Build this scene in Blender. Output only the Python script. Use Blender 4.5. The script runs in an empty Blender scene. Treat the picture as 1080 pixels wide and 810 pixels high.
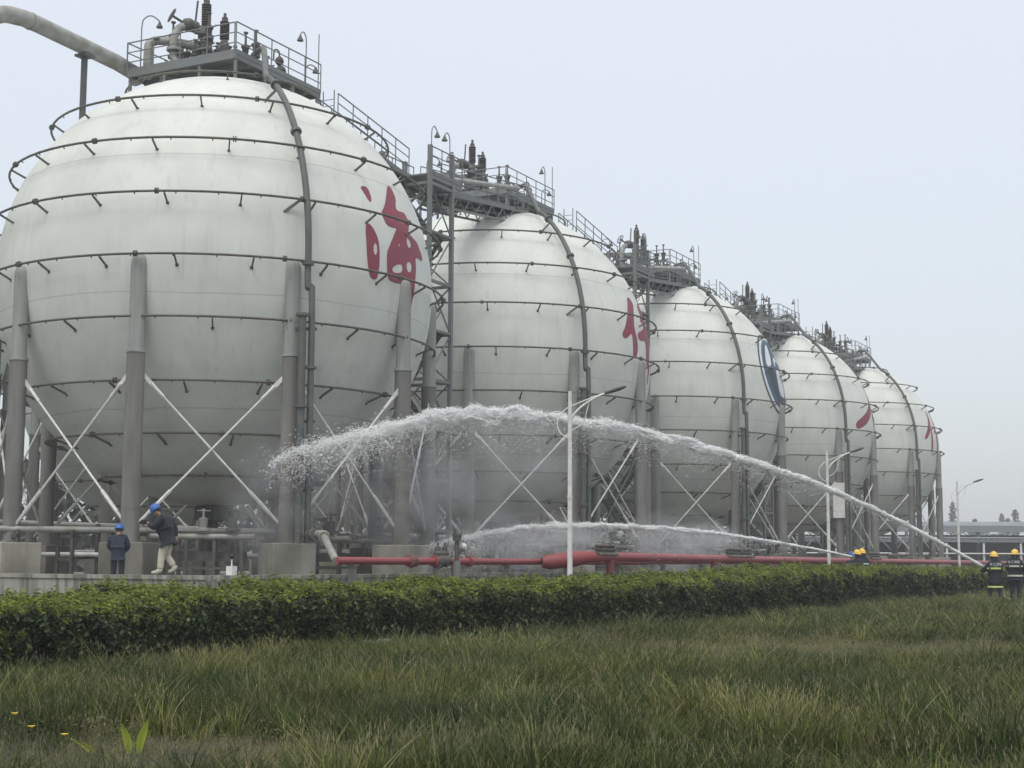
import bpy, bmesh, math, random
import numpy as np
from mathutils import Vector, Matrix, Euler
from mathutils.geometry import delaunay_2d_cdt
R_ = math.radians
rng = random.Random(7)
nr = np.random.default_rng(11)
SC = bpy.context.scene
COL = SC.collection

# ---------------------------------------------------------------- camera
EYE = 1.55
cam_d = bpy.data.cameras.new('camera'); cam = bpy.data.objects.new('camera', cam_d); COL.objects.link(cam)
PITCH, ROLL = .1175, .005
Fv = Vector((0, math.cos(PITCH), math.sin(PITCH))); X0 = Vector((1, 0, 0)); U0 = X0.cross(Fv)
Xv = X0*math.cos(ROLL)+U0*math.sin(ROLL); Uv = Xv.cross(Fv)
M = Matrix((Xv, Uv, -Fv)).transposed().to_4x4(); M.translation = (0, 0, EYE)
cam.matrix_world = M
cam_d.sensor_width = 36; cam_d.lens = 1584/1080*36; cam_d.clip_start = .1; cam_d.clip_end = 6000
SC.camera = cam

# ---------------------------------------------------------------- sky, sun, exposure
SUN_EL, SUN_AZ = 58, 200           # azimuth clockwise from +Y
W = bpy.data.worlds.new('World'); SC.world = W; W.use_nodes = True
nt = W.node_tree; nt.nodes.clear()
sky = nt.nodes.new('ShaderNodeTexSky'); sky.sky_type = 'NISHITA'; sky.sun_disc = False
sky.sun_elevation = R_(SUN_EL); sky.sun_rotation = R_(SUN_AZ); sky.dust_density = 4
b1 = nt.nodes.new('ShaderNodeBackground'); b1.inputs[1].default_value = .05
nt.links.new(sky.outputs[0], b1.inputs[0])
tc = nt.nodes.new('ShaderNodeTexCoord'); sp = nt.nodes.new('ShaderNodeSeparateXYZ'); nt.links.new(tc.outputs['Generated'], sp.inputs[0])
cr = nt.nodes.new('ShaderNodeValToRGB'); nt.links.new(sp.outputs[2], cr.inputs[0])
E_ = cr.color_ramp.elements
E_[0].position = 0.0; E_[0].color = (.585, .615, .625, 1)
E_[1].position = 1.0; E_[1].color = (1.22, 1.21, 1.18, 1)
for p_, c_ in ((.14, (.65, .685, .71)), (.40, (.715, .75, .785)), (.65, (.98, .99, 1.0))):
    e_ = E_.new(p_); e_.color = (*c_, 1)
nz = nt.nodes.new('ShaderNodeTexNoise'); nz.inputs['Scale'].default_value = 1.6; nz.inputs['Detail'].default_value = 3
nt.links.new(tc.outputs['Generated'], nz.inputs['Vector'])
mr = nt.nodes.new('ShaderNodeMapRange'); mr.inputs[3].default_value = .975; mr.inputs[4].default_value = 1.025
nt.links.new(nz.outputs[0], mr.inputs[0])
b2 = nt.nodes.new('ShaderNodeBackground'); nt.links.new(cr.outputs[0], b2.inputs[0]); nt.links.new(mr.outputs[0], b2.inputs[1])
ad = nt.nodes.new('ShaderNodeAddShader'); nt.links.new(b1.outputs[0], ad.inputs[0]); nt.links.new(b2.outputs[0], ad.inputs[1])
wo = nt.nodes.new('ShaderNodeOutputWorld'); nt.links.new(ad.outputs[0], wo.inputs[0])
sl = bpy.data.lights.new('sun', 'SUN'); sl.energy = .8; sl.angle = R_(25); sl.color = (1, .97, .93)
so = bpy.data.objects.new('sun', sl); COL.objects.link(so)
sd = Vector((math.sin(R_(SUN_AZ))*math.cos(R_(SUN_EL)), math.cos(R_(SUN_AZ))*math.cos(R_(SUN_EL)), math.sin(R_(SUN_EL))))
so.rotation_euler = sd.to_track_quat('Z', 'Y').to_euler()
vs = SC.view_settings; vs.view_transform = 'Standard'; vs.look = 'None'; vs.exposure = 0; vs.gamma = 1; vs.use_curve_mapping = False
SC.cycles.max_bounces = 20; SC.cycles.diffuse_bounces = 6; SC.cycles.transmission_bounces = 16; SC.cycles.volume_bounces = 0; SC.cycles.transparent_max_bounces = 12

# ---------------------------------------------------------------- materials
def mat(name, col, rough=.7, metal=0, col2=None, scale=3., det=5, stretch=(1, 1, 1), bump=0, bscale=30, rnd=0, spec=.5, lo=.35, hi=.65, trans=0, coords='Object', extra=None):
    m = bpy.data.materials.new(name); m.use_nodes = True; n = m.node_tree; p = n.nodes['Principled BSDF']
    p.inputs['Base Color'].default_value = (*col, 1); p.inputs['Roughness'].default_value = rough; p.inputs['Metallic'].default_value = metal
    p.inputs['Specular IOR Level'].default_value = spec
    t = n.nodes.new('ShaderNodeTexCoord'); mp = n.nodes.new('ShaderNodeMapping'); mp.inputs['Scale'].default_value = stretch
    n.links.new(t.outputs[coords], mp.inputs[0]); out = None
    if col2 is not None:
        ns = n.nodes.new('ShaderNodeTexNoise'); ns.inputs['Scale'].default_value = scale; ns.inputs['Detail'].default_value = det
        n.links.new(mp.outputs[0], ns.inputs['Vector'])
        r = n.nodes.new('ShaderNodeMapRange'); r.inputs[1].default_value = lo; r.inputs[2].default_value = hi; n.links.new(ns.outputs[0], r.inputs[0])
        mx = n.nodes.new('ShaderNodeMix'); mx.data_type = 'RGBA'; mx.inputs[6].default_value = (*col, 1); mx.inputs[7].default_value = (*col2, 1)
        n.links.new(r.outputs[0], mx.inputs[0]); out = mx.outputs[2]
    if extra: out = extra(n, t, out)
    if rnd and name.startswith(('grass', 'dry', 'weed')):      # sward varies from place to place
        oi = n.nodes.new('ShaderNodeObjectInfo'); q = n.nodes.new('ShaderNodeTexNoise'); q.inputs['Scale'].default_value = .42; q.inputs['Detail'].default_value = 3; n.links.new(oi.outputs['Location'], q.inputs['Vector'])
        r = n.nodes.new('ShaderNodeMapRange'); r.inputs[1].default_value = .36; r.inputs[2].default_value = .64; n.links.new(q.outputs[0], r.inputs[0])
        mx = n.nodes.new('ShaderNodeMix'); mx.data_type = 'RGBA'; mx.inputs[6].default_value = (col[0]*.6, col[1]*.72, col[2]*.8, 1); kk = 1.15 if name.startswith('dry') else 1.0
        mx.inputs[7].default_value = (col[0]*(1.5 if kk == 1 else 1.1), col[1]*(1.35 if kk == 1 else 1.15), col[2]*1.2, 1)
        n.links.new(r.outputs[0], mx.inputs[0]); out = mx.outputs[2]
    if rnd:
        oi = n.nodes.new('ShaderNodeObjectInfo'); r2 = n.nodes.new('ShaderNodeMapRange'); r2.inputs[3].default_value = 1-rnd; r2.inputs[4].default_value = 1+rnd
        n.links.new(oi.outputs['Random'], r2.inputs[0]); hs = n.nodes.new('ShaderNodeHueSaturation')
        if out: n.links.new(out, hs.inputs['Color'])
        else: hs.inputs['Color'].default_value = (*col, 1)
        n.links.new(r2.outputs[0], hs.inputs['Value']); out = hs.outputs[0]
    if out: n.links.new(out, p.inputs['Base Color'])
    if bump:
        nb = n.nodes.new('ShaderNodeTexNoise'); nb.inputs['Scale'].default_value = bscale; nb.inputs['Detail'].default_value = 4
        n.links.new(mp.outputs[0], nb.inputs['Vector']); bp = n.nodes.new('ShaderNodeBump'); bp.inputs['Strength'].default_value = bump; bp.inputs['Distance'].default_value = .02
        n.links.new(nb.outputs[0], bp.inputs['Height']); n.links.new(bp.outputs[0], p.inputs['Normal'])
    if trans:
        tr = n.nodes.new('ShaderNodeBsdfTranslucent'); mxs = n.nodes.new('ShaderNodeMixShader'); mxs.inputs[0].default_value = trans
        if out: n.links.new(out, tr.inputs[0])
        else: tr.inputs[0].default_value = (*col, 1)
        o = n.nodes['Material Output']; n.links.new(p.outputs[0], mxs.inputs[1]); n.links.new(tr.outputs[0], mxs.inputs[2]); n.links.new(mxs.outputs[0], o.inputs[0])
    return m

def shell_extra(n, t, out):
    # painted steel: vertical rain streaks, broad grime, thin weld seams
    def mix(a, c, fac, amt):
        mx = n.nodes.new('ShaderNodeMix'); mx.data_type = 'RGBA'; n.links.new(a, mx.inputs[6]); mx.inputs[7].default_value = (*c, 1)
        mm = n.nodes.new('ShaderNodeMath'); mm.operation = 'MULTIPLY'; n.links.new(fac, mm.inputs[0]); mm.inputs[1].default_value = amt
        n.links.new(mm.outputs[0], mx.inputs[0]); return mx.outputs[2]
    def noise(sc, st, lo, hi, off=0, dis=0):
        mp = n.nodes.new('ShaderNodeMapping'); mp.inputs['Scale'].default_value = st; mp.inputs['Location'].default_value = (off, off, off)
        n.links.new(t.outputs['Object'], mp.inputs[0]); q = n.nodes.new('ShaderNodeTexNoise'); q.inputs['Scale'].default_value = sc; q.inputs['Detail'].default_value = 5
        q.inputs['Distortion'].default_value = dis
        n.links.new(mp.outputs[0], q.inputs['Vector']); r = n.nodes.new('ShaderNodeMapRange'); r.inputs[1].default_value = lo; r.inputs[2].default_value = hi
        n.links.new(q.outputs[0], r.inputs[0]); return r.outputs[0]
    out = mix(out, (.36, .37, .34), noise(2.2, (1, 1, .05), .55, .78), .22)
    out = mix(out, (.25, .25, .22), noise(5, (1, 1, .03), .58, .78, 4), .22)
    out = mix(out, (.42, .40, .33), noise(.5, (1, 1, 1), .5, .8, 9), .15)
    s = n.nodes.new('ShaderNodeSeparateXYZ'); n.links.new(t.outputs['Object'], s.inputs[0])
    for z in (5.6, 3.25, -1.2, -4.6):   # weld seams run round the shell
        a = n.nodes.new('ShaderNodeMath'); a.operation = 'SUBTRACT'; n.links.new(s.outputs[2], a.inputs[0]); a.inputs[1].default_value = z
        w = noise(.35, (1, 1, 1), .2, .8, z)
        w2 = n.nodes.new('ShaderNodeMath'); w2.operation = 'MULTIPLY_ADD'; n.links.new(w, w2.inputs[0]); w2.inputs[1].default_value = .14; n.links.new(a.outputs[0], w2.inputs[2])
        b = n.nodes.new('ShaderNodeMath'); b.operation = 'ABSOLUTE'; n.links.new(w2.outputs[0], b.inputs[0])
        r = n.nodes.new('ShaderNodeMapRange'); r.inputs[1].default_value = .012; r.inputs[2].default_value = .03; r.inputs[3].default_value = 1; r.inputs[4].default_value = 0
        n.links.new(b.outputs[0], r.inputs[0]); out = mix(out, (.3, .31, .29), r.outputs[0], .38)
    return out

def wall_extra(n, t, out):
    mp = n.nodes.new('ShaderNodeMapping'); mp.inputs['Scale'].default_value = (1, 1, .12); n.links.new(t.outputs['Object'], mp.inputs[0])
    q = n.nodes.new('ShaderNodeTexNoise'); q.inputs['Scale'].default_value = 2.2; q.inputs['Detail'].default_value = 5; n.links.new(mp.outputs[0], q.inputs['Vector'])
    r = n.nodes.new('ShaderNodeMapRange'); r.inputs[1].default_value = .45; r.inputs[2].default_value = .7; n.links.new(q.outputs[0], r.inputs[0])
    mx = n.nodes.new('ShaderNodeMix'); mx.data_type = 'RGBA'; n.links.new(out, mx.inputs[6]); mx.inputs[7].default_value = (.12, .12, .10, 1); hf_ = n.nodes.new('ShaderNodeMath'); hf_.operation = 'MULTIPLY'; hf_.inputs[1].default_value = .45; n.links.new(r.outputs[0], hf_.inputs[0]); n.links.new(hf_.outputs[0], mx.inputs[0]); return mx.outputs[2]

MT = dict(
 shell=mat('tank_paint', (.69, .715, .665), .5, col2=(.62, .645, .60), scale=.8, extra=shell_extra, bump=.05, bscale=3, spec=.3),
 coltop=mat('column_paint', (.37, .38, .36), .75, col2=(.29, .30, .28), scale=2, stretch=(1, 1, .2), bump=.2, bscale=8, extra=wall_extra),
 fire=mat('fireproofing', (.235, .235, .222), .9, col2=(.145, .14, .125), scale=2, stretch=(1, 1, .15), bump=.3, bscale=14),
 conc=mat('concrete', (.36, .355, .315), .9, col2=(.17, .17, .145), scale=4.5, stretch=(1, 1, .1), lo=.44, hi=.58, bump=.25, bscale=20, extra=wall_extra),
 ped=mat('pedestal_concrete', (.29, .28, .24), .9, col2=(.17, .165, .13), scale=1.1, bump=.25, bscale=20, extra=wall_extra, rnd=.45),
 ring=mat('pipe_paint', (.085, .095, .085), .5, col2=(.14, .13, .10), scale=4, spec=.4),
 riser=mat('riser_paint', (.075, .09, .088), .5, col2=(.12, .12, .105), scale=2.5),
 steel=mat('grey_steel', (.17, .19, .195), .55, col2=(.17, .17, .16), scale=3),
 dark=mat('dark_steel', (.06, .065, .065), .6, col2=(.11, .10, .085), scale=5),
 galv=mat('galvanised_pipe', (.36, .375, .36), .5, col2=(.25, .24, .20), scale=2.5, stretch=(1, 1, 1), metal=.1),
 white=mat('white_paint', (.74, .75, .73), .45, col2=(.6, .6, .56), scale=5),
 red=mat('red_pipe_paint', (.27, .058, .065), .5, col2=(.27, .05, .055), scale=1.6),
 rust=mat('rusty_pipe', (.28, .22, .15), .7, col2=(.34, .34, .31), scale=4),
 letter=mat('red_letter_paint', (.28, .035, .065), .6, col2=(.23, .04, .065), scale=3),
 lblue=mat('dark_blue_paint', (.03, .042, .072), .6), lblue2=mat('mid_blue_paint', (.055, .115, .18), .6, col2=(.04, .08, .135), scale=1.2),
 lwhite=mat('logo_white', (.72, .74, .76), .6),
 grassd=mat('grass_blade_dark', (.026, .046, .012), .6, rnd=.4, trans=.3, spec=.15), grass=mat('grass_blade', (.068, .094, .024), .6, rnd=.5, trans=.35, spec=.25), grassl=mat('grass_blade_light', (.175, .19, .065), .6, rnd=.4, trans=.35, spec=.25),
 dry=mat('dry_stalk', (.29, .245, .135), .8, rnd=.35, trans=.25, spec=.15), weed=mat('weed_leaf', (.07, .09, .035), .6, rnd=.45, trans=.3, spec=.2),
 leafd=mat('hedge_leaf', (.022, .036, .010), .5, rnd=.7, trans=.12, spec=.22), leafm=mat('hedge_leaf_pale', (.075, .10, .035), .45, rnd=.5, trans=.2, spec=.3), leafl=mat('new_hedge_leaf', (.175, .22, .04), .55, rnd=.4, trans=.35, spec=.12),
 stem=mat('stem', (.05, .04, .025), .9), bark=mat('bark', (.07, .06, .05), .9, col2=(.04, .035, .03), scale=4),  # stem colours the added dark core inside the hedge
 earth=mat('soil', (.035, .033, .018), .95, col2=(.022, .028, .010), scale=.6, bump=.4, bscale=6),
 road=mat('asphalt', (.055, .055, .052), .9, col2=(.075, .075, .07), scale=2, bump=.2, bscale=60),
 yard=mat('yard_concrete', (.22, .22, .20), .75, col2=(.13, .13, .12), scale=.5, bump=.15, bscale=8),
 water=mat('water_spray', (.98, .985, .985), .3, trans=.3, spec=.6),
 skin=mat('skin', (.42, .24, .17), .6), hair=mat('hair', (.015, .013, .012), .6),
 navy=mat('navy_cloth', (.028, .038, .062), .85, col2=(.018, .025, .04), scale=8, bump=.3, bscale=12), black=mat('black_cloth', (.014, .018, .026), .85, col2=(.02, .026, .034), scale=6, bump=.3, bscale=12),
 ffcoat=mat('turnout_cloth', (.012, .017, .026), .8, col2=(.02, .026, .036), scale=7, bump=.4, bscale=12),
 cream=mat('cream_trousers', (.62, .58, .47), .85, col2=(.48, .45, .36), scale=7, bump=.3, bscale=10),
 bhelm=mat('blue_helmet', (.03, .12, .38), .35), yhelm=mat('yellow_helmet', (.78, .52, .07), .35), band=mat('reflective_band', (.62, .72, .22), .4), bandw=mat('pale_band', (.62, .66, .55), .4),
 boot=mat('boot_rubber', (.02, .02, .02), .5), shoe=mat('pale_shoe', (.5, .48, .4), .6), brass=mat('nozzle_metal', (.35, .30, .2), .35, metal=.8),
 roof=mat('blue_roof', (.42, .46, .48), .6, col2=(.35, .39, .41), scale=.5), eave=mat('eave', (.18, .20, .20), .8), bwall=mat('far_wall', (.17, .20, .19), .85, col2=(.12, .14, .13), scale=.3),
 farleaf=mat('far_leaf', (.075, .085, .065), .9), yellow=mat('yellow_petal', (.80, .60, .03), .6), ybright=mat('bright_leaf', (.34, .40, .06), .5, trans=.4),
 blk=mat('black_plastic', (.01, .01, .01), .4),
)
# ---------------------------------------------------------------- mesh helpers
def frame(d):
    d = d.normalized(); a = Vector((0, 0, 1)) if abs(d.z) < .9 else Vector((1, 0, 0))
    x = d.cross(a).normalized(); return x, x.cross(d).normalized()
class MB:
    def __init__(s): s.v = []; s.f = []; s.mi = []; s.m = 0
    def add(s, vs, fs):
        o = len(s.v); s.v += [tuple(p) for p in vs]; s.f += [tuple(i+o for i in f) for f in fs]; s.mi += [s.m]*len(fs); return s
    def box(s, c, d, rz=0, R=None):
        hx, hy, hz = d[0]/2, d[1]/2, d[2]/2; c = Vector(c)
        Mx = R if R is not None else Matrix.Rotation(rz, 3, 'Z')
        vs = [c+Mx@Vector((x*hx, y*hy, z*hz)) for x in (-1, 1) for y in (-1, 1) for z in (-1, 1)]
        return s.add(vs, [(0, 1, 3, 2), (4, 6, 7, 5), (0, 4, 5, 1), (2, 3, 7, 6), (0, 2, 6, 4), (1, 5, 7, 3)])
    def bar(s, a, b, w, h):
        a, b = Vector(a), Vector(b); d = (b-a); x, u = frame(d); dn = d.normalized()
        return s.box((a+b)/2, (w, h, d.length), R=Matrix((x, u, dn)).transposed())
    def tube(s, pts, r, n=8, caps=True):
        pts = [Vector(p) for p in pts]; rs = r if isinstance(r, (list, tuple)) else [r]*len(pts)
        o = len(s.v); x = None; closed = (pts[0]-pts[-1]).length < 1e-6
        if closed: pts = pts[:-1]; rs = rs[:-1]
        N = len(pts)
        for i, p in enumerate(pts):
            if closed: d = pts[(i+1) % N]-pts[i-1]
            else: d = pts[min(i+1, N-1)]-pts[max(i-1, 0)]
            d.normalize()
            if x is None: x, _ = frame(d)
            x = (x-d*x.dot(d)).normalized(); y = x.cross(d)
            for k in range(n):
                a = 2*math.pi*k/n; s.v.append(tuple(p+(x*math.cos(a)+y*math.sin(a))*rs[i]))
        for i in range(N if closed else N-1):
            j = (i+1) % N
            for k in range(n):
                k2 = (k+1) % n; s.f.append((o+i*n+k, o+j*n+k, o+j*n+k2, o+i*n+k2)); s.mi.append(s.m)
        if caps and not closed:
            s.f.append(tuple(o+k for k in range(n))); s.f.append(tuple(o+(N-1)*n+k for k in reversed(range(n)))); s.mi += [s.m]*2
        return s
    def lathe(s, c, prof, n=12, R=None):
        c = Vector(c); o = len(s.v)
        for (r, z) in prof:
            for k in range(n):
                a = 2*math.pi*k/n; p = Vector((r*math.cos(a), r*math.sin(a), z)); p = (R@p if R is not None else p)+c; s.v.append(tuple(p))
        for i in range(len(prof)-1):
            for k in range(n):
                k2 = (k+1) % n; s.f.append((o+i*n+k, o+i*n+k2, o+(i+1)*n+k2, o+(i+1)*n+k)); s.mi.append(s.m)
        s.f.append(tuple(o+k for k in reversed(range(n)))); s.f.append(tuple(o+(len(prof)-1)*n+k for k in range(n))); s.mi += [s.m]*2
        return s
    def sphere(s, c, r, n=10, m=7, sc=(1, 1, 1), R=None):
        prof = [(max(.001, math.sin(math.pi*i/m))*r, -math.cos(math.pi*i/m)*r) for i in range(m+1)]
        Rm = (R if R is not None else Matrix.Identity(3)) @ Matrix.Diagonal(Vector(sc)); return s.lathe(c, prof, n, Rm)
    def mesh(s, name, mats, smooth=True):
        me = bpy.data.meshes.new(name); me.from_pydata(s.v, [], s.f)
        for m in (mats if isinstance(mats, (list, tuple)) else [mats]): me.materials.append(m)
        me.polygons.foreach_set('material_index', s.mi)
        if smooth:
            me.polygons.foreach_set('use_smooth', [True]*len(s.f))
            try: me.set_sharp_from_angle(angle=R_(38))
            except Exception: pass
        me.update(); return me
    def build(s, name, mats, parent=None, smooth=True, **kw): return link(name, s.mesh(name, mats, smooth), parent, **kw)
def link(name, me, parent=None, loc=None, rot=None, label=None, cat=None, group=None, kind=None):
    o = bpy.data.objects.new(name, me); COL.objects.link(o)
    if parent is not None: o.parent = parent
    if loc is not None: o.location = loc
    if rot is not None: o.rotation_euler = rot
    tag(o, label, cat, group, kind); return o
def tag(o, label=None, cat=None, group=None, kind=None):
    if label: o['label'] = label
    if cat: o['category'] = cat
    if group: o['group'] = group
    if kind: o['kind'] = kind
    return o
def thing(name, label, cat, loc=(0, 0, 0), rz=0, group=None): return link(name, None, None, loc, (0, 0, rz), label, cat, group)
def struct(name, mb, m, smooth=False): return mb.build(name, m, None, smooth, kind='structure')
def kids(o): return [c for c in bpy.data.objects if c.parent is o]
def dup(root, loc, rz, label, group=None, skip=()):
    idx = {}
    for c in bpy.data.objects:
        if c.parent: idx.setdefault(c.parent.name, []).append(c)
    r = root.copy(); COL.objects.link(r); r.location = loc; r.rotation_euler = (0, 0, rz); r['label'] = label
    if group: r['group'] = group
    for ch in idx.get(root.name, []):
        if ch.name.split('.')[0] in skip: continue
        c = ch.copy(); COL.objects.link(c); c.parent = r
        for g in idx.get(ch.name, []):
            if g.name.split('.')[0] in skip: continue
            d = g.copy(); COL.objects.link(d); d.parent = c
    return r
def bez(p, n=12):
    """Catmull-Rom through points"""
    p = [Vector(q) for q in p]; q = [p[0]*2-p[1]]+p+[p[-1]*2-p[-2]]; out = []
    for i in range(1, len(q)-2):
        for k in range(n):
            t = k/n; a, b, c, d = q[i-1], q[i], q[i+1], q[i+2]
            out.append(.5*((2*b)+(c-a)*t+(2*a-5*b+4*c-d)*t*t+(3*b-a-3*c+d)*t**3))
    return out+[p[-1]]

# ---------------------------------------------------------------- ground, road, yard
UX, UY = .460, .888                      # direction of the tank row
VX, VY = -.888, .460                     # away from the camera, across the rows
RZ = math.atan2(UY, UX)
HL = [(-16, 3), (-9.0, 14.8), (-6.5, 19.3), (-3.7, 25.1), (1.3, 31.6), (6, 39.6), (9.6, 46), (20, 65), (32, 87), (50, 119)]
def hedge_dist(x, y):
    best = 1e9; sg = 1
    for (ax, ay), (bx, by) in zip(HL, HL[1:]):
        dx, dy = bx-ax, by-ay; L = math.hypot(dx, dy); t = max(0, min(1, ((x-ax)*dx+(y-ay)*dy)/L/L)); qx, qy = x-ax-dx*t, y-ay-dy*t
        d = math.hypot(qx, qy)
        if d < best: best = d; sg = 1 if (dx*qy-dy*qx) > 0 else -1
    return best*sg
def sm(a, b, x): t = max(0, min(1, (x-a)/(b-a))); return t*t*(3-2*t)
def gz(x, y):
    h = .17*sm(5, 15, x)+.03*math.sin(x*.9+1)*math.sin(y*.7)*(1 if y < 40 else 0)
    d = hedge_dist(x, y)
    return max(h, .0)+(.30-h)*sm(.6, 2.2, d) if d > .6 else h
def build_ground():
    xs = sorted(set([-1100, -600, -250, -120, -70]+[x*.0+x for x in np.arange(-45, 60, 1.).tolist()]+[75, 100, 150, 260, 600, 1200]))
    ys = sorted(set([-90, -30, -10]+np.arange(0, 110, 1.).tolist()+[120, 140, 180, 250, 400, 800, 1400]))
    vs = [(x, y, gz(x, y)) for y in ys for x in xs]; n = len(xs)
    fs = [(j*n+i, j*n+i+1, (j+1)*n+i+1, (j+1)*n+i) for j in range(len(ys)-1) for i in range(n-1)]
    m = MB(); m.add(vs, fs); struct('ground', m, MT['earth'], True)
build_ground()
C0 = (-10.36, 52.29)
TC = [(-10.36, 52.29), (-.88, 71.66), (8.96, 90.67), (18.93, 109.8), (28.74, 128.14)]
def P(t, w, z=0.): return Vector((C0[0]+UX*t+VX*w, C0[1]+UY*t+VY*w, z))
FLOOR = .75; WTOP = 1.18; T0, T1, W0, W1 = -12.6, 108., -10., 34.
def quad(m, pts): m.add(pts, [(0, 1, 2, 3)])
mb = MB()
f_ = [P(T0, W0), P(T1, W0), P(T1, W1), P(T0, W1)]
mb.add([(*p.xy, .2) for p in f_]+[(*p.xy, FLOOR) for p in f_], [(4, 5, 6, 7), (0, 1, 5, 4), (1, 2, 6, 5), (2, 3, 7, 6), (3, 0, 4, 7)])
struct('yard_floor', mb, MT['yard'])
mb = MB()                                # service road between hedge and wall
quad(mb, [P(-24, -15.6, .312), P(160, -15.6, .312), P(160, -13.2, .312), P(-24, -13.2, .312)])
struct('road', mb, MT['road'])
# bund wall: cast panels with open joints
wall = thing('boundary_wall', 'low stained concrete wall of cast panels running in front of the tanks', 'wall', (0, 0, 0))
def panels(a, b, L=3.0):
    d = b-a; n = max(1, round(d.length/L)); u = d.normalized()
    for i in range(n):
        p, q = a+d*(i/n), a+d*((i+1)/n); c = (p+q)/2
        m = MB(); jit = rng.uniform(-.006, .006); h = WTOP-.1+rng.uniform(-.008, .008)
        m.box((c.x, c.y, (h-.0)/2+.0), ((q-p).length-.025, .34+jit, h), math.atan2(u.y, u.x))
        m.box((c.x, c.y, h+.05), ((q-p).length-.012, .42, .1), math.atan2(u.y, u.x))
        m.build('panel', MT['conc'], wall, False)
panels(P(T0-.2, W0-.2), P(T0-.2, W1)); panels(P(T0+.05, W0-.2), P(T1, W0-.2), 3.2)
m = MB()
for a, b in ((P(T0-.2, W0-.2), P(T0-.2, W1)), (P(T0-.2, W0-.2), P(T1, W0-.2))):
    c = (a+b)/2; d = b-a; m.box((c.x, c.y, .52), (d.length, .28, 1.04), math.atan2(d.y, d.x))
m.build('joint_filler', MT['fire'], wall, False)
# ---------------------------------------------------------------- lettering on the shells (azimuth/elevation outlines, degrees)
TR = 7.5; ZC = 10.15                      # tank radius, centre height above the yard floor
def inpoly(p, q):
    x, y = p; c = False; j = len(q)-1
    for i in range(len(q)):
        (xi, yi), (xj, yj) = q[i], q[j]
        if (yi > y) != (yj > y) and x < (xj-xi)*(y-yi)/(yj-yi)+xi: c = not c
        j = i
    return c
def on_shell(az, el, r): 
    th = R_(az-90)-RZ; e = R_(el); return (r*math.cos(e)*math.cos(th), r*math.cos(e)*math.sin(th), ZC+r*math.sin(e))
def decal(name, outer, holes, m, parent, off=.006, step=1.2):
    pts = []; edges = []
    def dens(poly):
        o = []
        for i in range(len(poly)):
            a, b = poly[i], poly[(i+1) % len(poly)]; k = max(1, int(math.hypot(a[0]-b[0], a[1]-b[1])/step))
            for j in range(k): o.append((a[0]+(b[0]-a[0])*j/k, a[1]+(b[1]-a[1])*j/k))
        return o
    def smooth(poly):
        o = []
        n = len(poly)
        for i in range(n):
            a, b = poly[i], poly[(i+1) % n]; o.append((a[0]*.75+b[0]*.25, a[1]*.75+b[1]*.25)); o.append((a[0]*.25+b[0]*.75, a[1]*.25+b[1]*.75))
        return o
    outer = smooth(outer); holes = [smooth(h) for h in holes]
    for poly in [outer]+holes:
        d = dens(poly); o = len(pts); pts += d; edges += [(o+i, o+(i+1) % len(d)) for i in range(len(d))]
    xs = [p[0] for p in outer]; ys = [p[1] for p in outer]
    x = min(xs)
    while x < max(xs):
        y = min(ys)
        while y < max(ys):
            if inpoly((x, y), outer) and not any(inpoly((x, y), h) for h in holes): pts.append((x, y))
            y += step
        x += step
    V_, _, F_, *_r = delaunay_2d_cdt([Vector(p) for p in pts], edges, [], 0, 1e-4)
    fs = []
    for f in F_:
        c = (sum(V_[i].x for i in f)/3, sum(V_[i].y for i in f)/3)
        if inpoly(c, outer) and not any(inpoly(c, h) for h in holes): fs.append(tuple(f))
    mb = MB(); mb.add([on_shell(v.x, v.y, TR+off) for v in V_], fs)
    o = mb.build(name, m, parent); return o
def stroke(pts):
    L = []; Rr = []
    for i, (x, y, w) in enumerate(pts):
        a = pts[max(i-1, 0)]; b = pts[min(i+1, len(pts)-1)]; dx, dy = b[0]-a[0], b[1]-a[1]; l = math.hypot(dx, dy) or 1
        L.append((x-dy/l*w, y+dx/l*w)); Rr.append((x+dy/l*w, y-dx/l*w))
    return L+Rr[::-1]
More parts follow.
